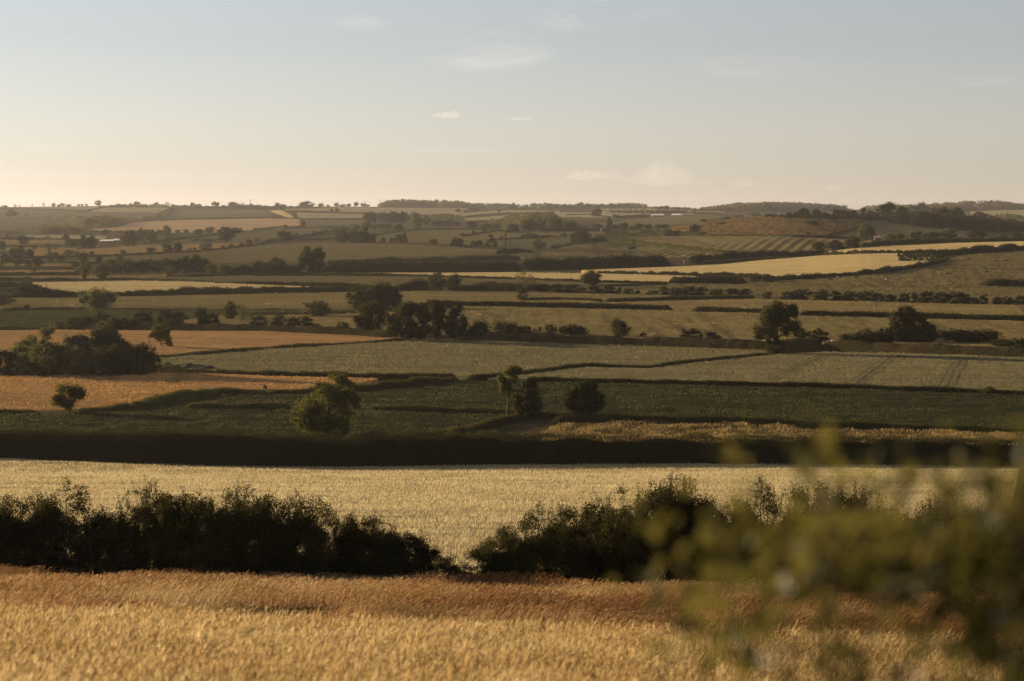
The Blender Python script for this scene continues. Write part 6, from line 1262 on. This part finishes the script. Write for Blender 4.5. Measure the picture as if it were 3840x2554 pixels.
# ------------------------------------------------------------------ masts, poles, fences
def cylp(a, b, r0, r1): return (np.array([a, (np.array(a)+np.array(b))/2, b]), np.array([r0, (r0+r1)/2, r1]))
for px, base, h, lab in [(1427,772,28,'tallest radio mast, at the left end of the far wood'),(1371,775,22,'shorter radio mast among the skyline trees'),(939,780,34,'thin radio mast left of the skyline centre')]:
    p = unproject(px, base)[0]; H_ = h/FPX*p[1]; root = empty('radio_mast', p); tag(root, lab, 'mast', 'radio masts on the skyline')
    V, F = tubes([cylp((0, 0, -1), (0, 0, H_), 0.9, 0.45)], 6); link('pole', mesh('pole', V, [F], M_darkroof), root)
    V, F = tubes([cylp((-1.6, 0, H_*0.86), (1.6, 0, H_*0.86), 0.35, 0.35), cylp((-1.1, 0, H_*0.94), (1.1, 0, H_*0.94), 0.3, 0.3)], 4); link('antenna', mesh('antenna', V, [F], M_darkroof), root)
for i, (px, base, h, lab) in enumerate([(1080,985,21,'wooden power pole left of the broad poplar'),(1389,973,19,'wooden power pole standing in the long olive field'),(1657,963,18,'wooden power pole right of the olive field middle'),(1674,868,18,'power pole by the middle rise hedge'),(1850,858,17,'power pole in front of the hazy oaks'),(3189,866,30,'tall pale pole on the bracken hill'),(2582,862,20,'thin pole at the left foot of the bracken hill')]):
    p = unproject(px, base)[0]; H_ = h/FPX*p[1]; root = empty('power_pole', p); tag(root, lab, 'power pole', 'wooden power poles')
    V, F = tubes([cylp((0, 0, -0.5), (0, 0, H_), 0.26, 0.2)], 6); link('pole', mesh('pole', V, [F], M_wood), root)
    V, F = tubes([cylp((-0.9, 0, H_*0.94), (0.9, 0, H_*0.94), 0.12, 0.12)], 4); link('crossarm', mesh('crossarm', V, [F], M_wood), root)
def fence(name, label, pts, hm, n, rails, pw=0.07, mat=None, jit=0.05):
    p = np.array(pts, float); s = np.linspace(0, 1, n); L = np.linspace(0, 1, len(p)); r = np.random.default_rng(n)
    P = unproject(np.interp(s, L, p[:, 0])+r.normal(size=n)*2, np.interp(s, L, p[:, 1])); root = empty(name, P[0]); tag(root, label, 'fence'); o = P[0]
    for q in P:
        hh = hm*r.uniform(0.85, 1.15); V, F = boxv(-pw, pw, -pw, pw, -0.3, hh); V[4:, 0] += 0; V[1::2, 0] += r.normal()*jit
        link('post', mesh('post', V, [F], mat or M_wood), root, q-o)
    for k in rails:
        V, F = tubes([(P-o+np.array([0, -pw*1.3, hm*k]), np.full(n, pw*0.62 if rails[0] < 0.35 else 0.012))], 4); link('rail' if rails[0] < 0.35 else 'wire', mesh('rail', V, [F], mat or M_wood), root)
fence('wire_fence', 'post and wire fence in front of the humpy meadow hedge', [(2090,1606),(2550,1612),(3091,1636),(3840,1660)], 1.25, 24, (0.9, 0.6))
fence('wire_fence', 'post and wire fence across the dry pasture behind the bushes', [(1930,1242),(2200,1250),(2500,1256),(2850,1262)], 1.2, 30, (0.9, 0.55), pw=0.1)
fence('rail_fence', 'pale wooden rail fence under the tall dark oak', [(3448,1290),(3520,1287),(3606,1290)], 1.5, 9, (0.3, 0.62, 0.95), pw=0.12, mat=plain('bleached_wood', (0.42,0.38,0.33), (0.32,0.29,0.25), 3.0))
fence('sheep_pen', 'wooden sheep pen of stout uneven posts on the flood bank', [(3088,1300),(3108,1298),(3136,1298)], 1.7, 7, (0.3, 0.7), pw=0.14, jit=0.1)

# ------------------------------------------------------------------ grazing animals (one skinned body each)
def animal(name, bulk, mat, neck_down=True):
    J = {'pel': (-0.62, 0, 1.0, .30), 'mid': (0, 0, 1.0, .36), 'chest': (0.55, 0, 1.0, .34), 'neck': (0.88, 0, 0.92, .19), 'poll': (1.15, 0, 0.55 if neck_down else 1.25, .14), 'muz': (1.32, 0, 0.22 if neck_down else 1.08, .09),
      'rump': (-0.85, 0, 1.05, .16), 'tail': (-0.95, 0, 0.55, .03)}
    E = [('pel', 'mid'), ('mid', 'chest'), ('chest', 'neck'), ('neck', 'poll'), ('poll', 'muz'), ('pel', 'rump'), ('rump', 'tail')]
    for s, y in (('l', 0.2), ('r', -0.2)):
        J['fk'+s] = (0.58, y, 0.48, .09); J['ff'+s] = (0.60, y, 0.02, .065); E += [('chest', 'fk'+s), ('fk'+s, 'ff'+s)]
        J['st'+s] = (-0.60, y, 0.70, .15); J['hk'+s] = (-0.78, y, 0.42, .08); J['hf'+s] = (-0.70, y, 0.02, .065); E += [('pel', 'st'+s), ('st'+s, 'hk'+s), ('hk'+s, 'hf'+s)]
    ks = list(J); me = bpy.data.meshes.new(name); me.from_pydata([J[k][:3] for k in ks], [(ks.index(a), ks.index(b)) for a, b in E], [])
    ob = bpy.data.objects.new(name, me); COL.objects.link(ob); ob.modifiers.new('s', 'SKIN'); ob.modifiers.new('d', 'SUBSURF').levels = 1
    for i, k in enumerate(ks):
        sv = me.skin_vertices[0].data[i]; sv.radius = (J[k][3]*bulk,)*2; sv.use_root = k == 'pel'
    dg = bpy.context.evaluated_depsgraph_get(); out = bpy.data.meshes.new_from_object(ob.evaluated_get(dg)); bpy.data.objects.remove(ob); out.materials.clear(); out.materials.append(mat); out.name = name
    return out
cowd = animal('cow', 1.0, plain('dark_hide', (0.03,0.022,0.018), None, 2.0)); cowr = animal('cow', 1.0, plain('red_hide', (0.22,0.085,0.035), None, 2.0), False); cowp = animal('cow', 1.0, plain('cream_hide', (0.62,0.52,0.40), None, 2.0))
shp = animal('sheep', 1.35, plain('fleece', (0.62,0.57,0.48), (0.5,0.46,0.38), 6.0))
W2 = ['first','second','third','fourth','fifth','sixth','seventh','eighth']
for i, (x, y, m, rz, lab) in enumerate([(3557,977,cowd,0.2,'dark cow by the right end of the plantation block'),(3633,977,cowd,2.9,'dark cow high on the slope right of the plantation'),(3658,986,cowr,0.3,'reddish cow on the high slope, between dark ones'),(3735,984,cowr,3.0,'reddish cow further right on the high slope'),(3773,983,cowd,0.1,'dark cow furthest right on the high slope'),
   (3502,1018,cowr,0.2,'left of three cows close together mid slope'),(3519,1019,cowd,2.8,'middle of three cows close together mid slope'),(3534,1019,cowd,0.4,'right of three cows close together mid slope'),(3555,1032,cowd,0.0,'big black cow alone below the close three'),(3699,1025,cowd,0.3,'black cow lying far right of the close three'),
   (3209,1046,cowd,3.0,'dark cow in the shade of the climbing hedge'),(3322,1052,cowp,1.2,'single cream cow low on the slope'),(3432,1033,cowp,0.3,'pale cow left of the big black one'),(3116,1054,cowd,0.2,'dark cow nearest the start of the climbing hedge'),(3140,1046,cowp,0.4,'pale cow under the climbing hedge')]):
    p = unproject(x, y)[0]; o = link('cow', m, loc=p); o.rotation_euler = (0, 0, rz); o.scale = (1.15,)*3; tag(o, lab, 'cow', 'cattle on the sloping pasture')
for i, (x, y, rz, lab) in enumerate([(2451,1262,0.2,'white sheep alone by the wire fence'),(2818,1288,0.3,'sheep left of the big tall tree trunk'),(2866,1288,3.0,'sheep close to the trunk of the big tall tree'),(2898,1288,0.1,'sheep behind the trunk of the big tall tree'),(3108,1289,1.0,'left of two sheep at the wooden pen'),(3122,1289,2.0,'right of two sheep at the wooden pen')]):
    p = unproject(x, y)[0]; p[2] += 0.1; o = link('sheep', shp, loc=p); o.rotation_euler = (0, 0, rz); o.scale = (0.72,)*3; tag(o, lab, 'sheep', 'sheep near the flood bank')

# ------------------------------------------------------------------ small clouds far beyond the haze
def vapour(dn):
    tcl = NT('cloud_vapour'); pvc = tcl.n('ShaderNodeVolumePrincipled', Density=dn, Anisotropy=0.3); pvc.inputs['Color'].default_value = (1, 0.95, 0.89, 1); tcl.l(pvc.outputs[0], tcl.out.inputs['Volume']); return tcl.m
def cloud(label, px0, px1, top, base, seed, n=26, dn=0.45):
    D = 24000.0; a = at2(px0, base, D); b = at2(px1, top, D); W_ = b[0]-a[0]; H_ = b[2]-a[2]; N, K = 110, 22
    t = np.linspace(0.002, 0.998, N); env = np.clip(np.sin(t*math.pi), 0, 1)**0.8*(0.5+0.75*np.clip(vnoise(t*4.3+seed*7.1, 0*t, seed)+0.45, 0, 1))
    cauli = 1+0.35*np.sqrt(np.clip(0.5-np.abs(vnoise(t*9+seed, 0*t, seed+1))*2+0.5, 0, 1))*0.6+0.22*np.sqrt(np.clip(1-np.abs(vnoise(t*21, 0*t, seed+2))*4, 0, 1))*0.6
    rz = np.maximum(H_*0.5*env*cauli/1.25, H_*0.015); A = np.arange(K)*2*math.pi/K; wob = 1+0.34*vnoise(t[:, None]*16+0*A, np.cos(A)[None, :]*2.2+np.sin(A)[None, :]*3+9, seed+3)+0.22*vnoise(t[:, None]*40+0*A, np.cos(A)[None, :]*5+np.sin(A)[None, :]*6+3, seed+4)
    zz = np.where(np.sin(A)[None, :] > 0, 1.55, 0.35)*np.sin(A)[None, :]*rz[:, None]*wob; yy_ = np.cos(A)[None, :]*rz[:, None]*3.2*wob
    V = np.stack([np.broadcast_to((a[0]+W_*t)[:, None], zz.shape)+rz[:, None]*0.25*np.sin(A)[None, :], D+yy_, a[2]+H_*0.1+zz], -1).reshape(-1, 3); cc = V.mean(0)
    i, j = np.meshgrid(np.arange(N-1), np.arange(K), indexing='ij'); i = i.ravel(); j = j.ravel(); j2 = (j+1) % K
    F = np.stack([i*K+j, i*K+j2, (i+1)*K+j2, (i+1)*K+j], 1)
    me = mesh('cloud', V-cc, [F, np.arange(K)[None, ::-1], (np.arange(K)+(N-1)*K)[None, :]], vapour(CLOUD*dn), smooth=True)
    tag(link('cloud', me, loc=cc), label, 'cloud', 'small clouds low in the sky')
def at2(px, py, d):
    u, v = ray(px, py); return np.array([float(u)*d, d, float(v)*d])
cloud('left puff of the low cumulus chain right of centre', 2100, 2350, 612, 674, 1)
cloud('largest heaped cumulus in the low chain', 2325, 2630, 604, 688, 4, 34, 0.2)
cloud('right small cumulus of the low chain', 2680, 2850, 642, 702, 3, 20)
cloud('thin flat wisp joining the two bigger low clouds', 2590, 2720, 664, 688, 6, 14, 0.5)
cloud('faint low cloud apart near the right side', 3070, 3190, 684, 712, 9, 14, 0.25)
cloud('little cloud high at the centre, left one', 1608, 1736, 410, 440, 5, 22, 1.2)
cloud('little cloud high at the centre, right one', 1893, 2000, 430, 452, 7, 20, 1.5)
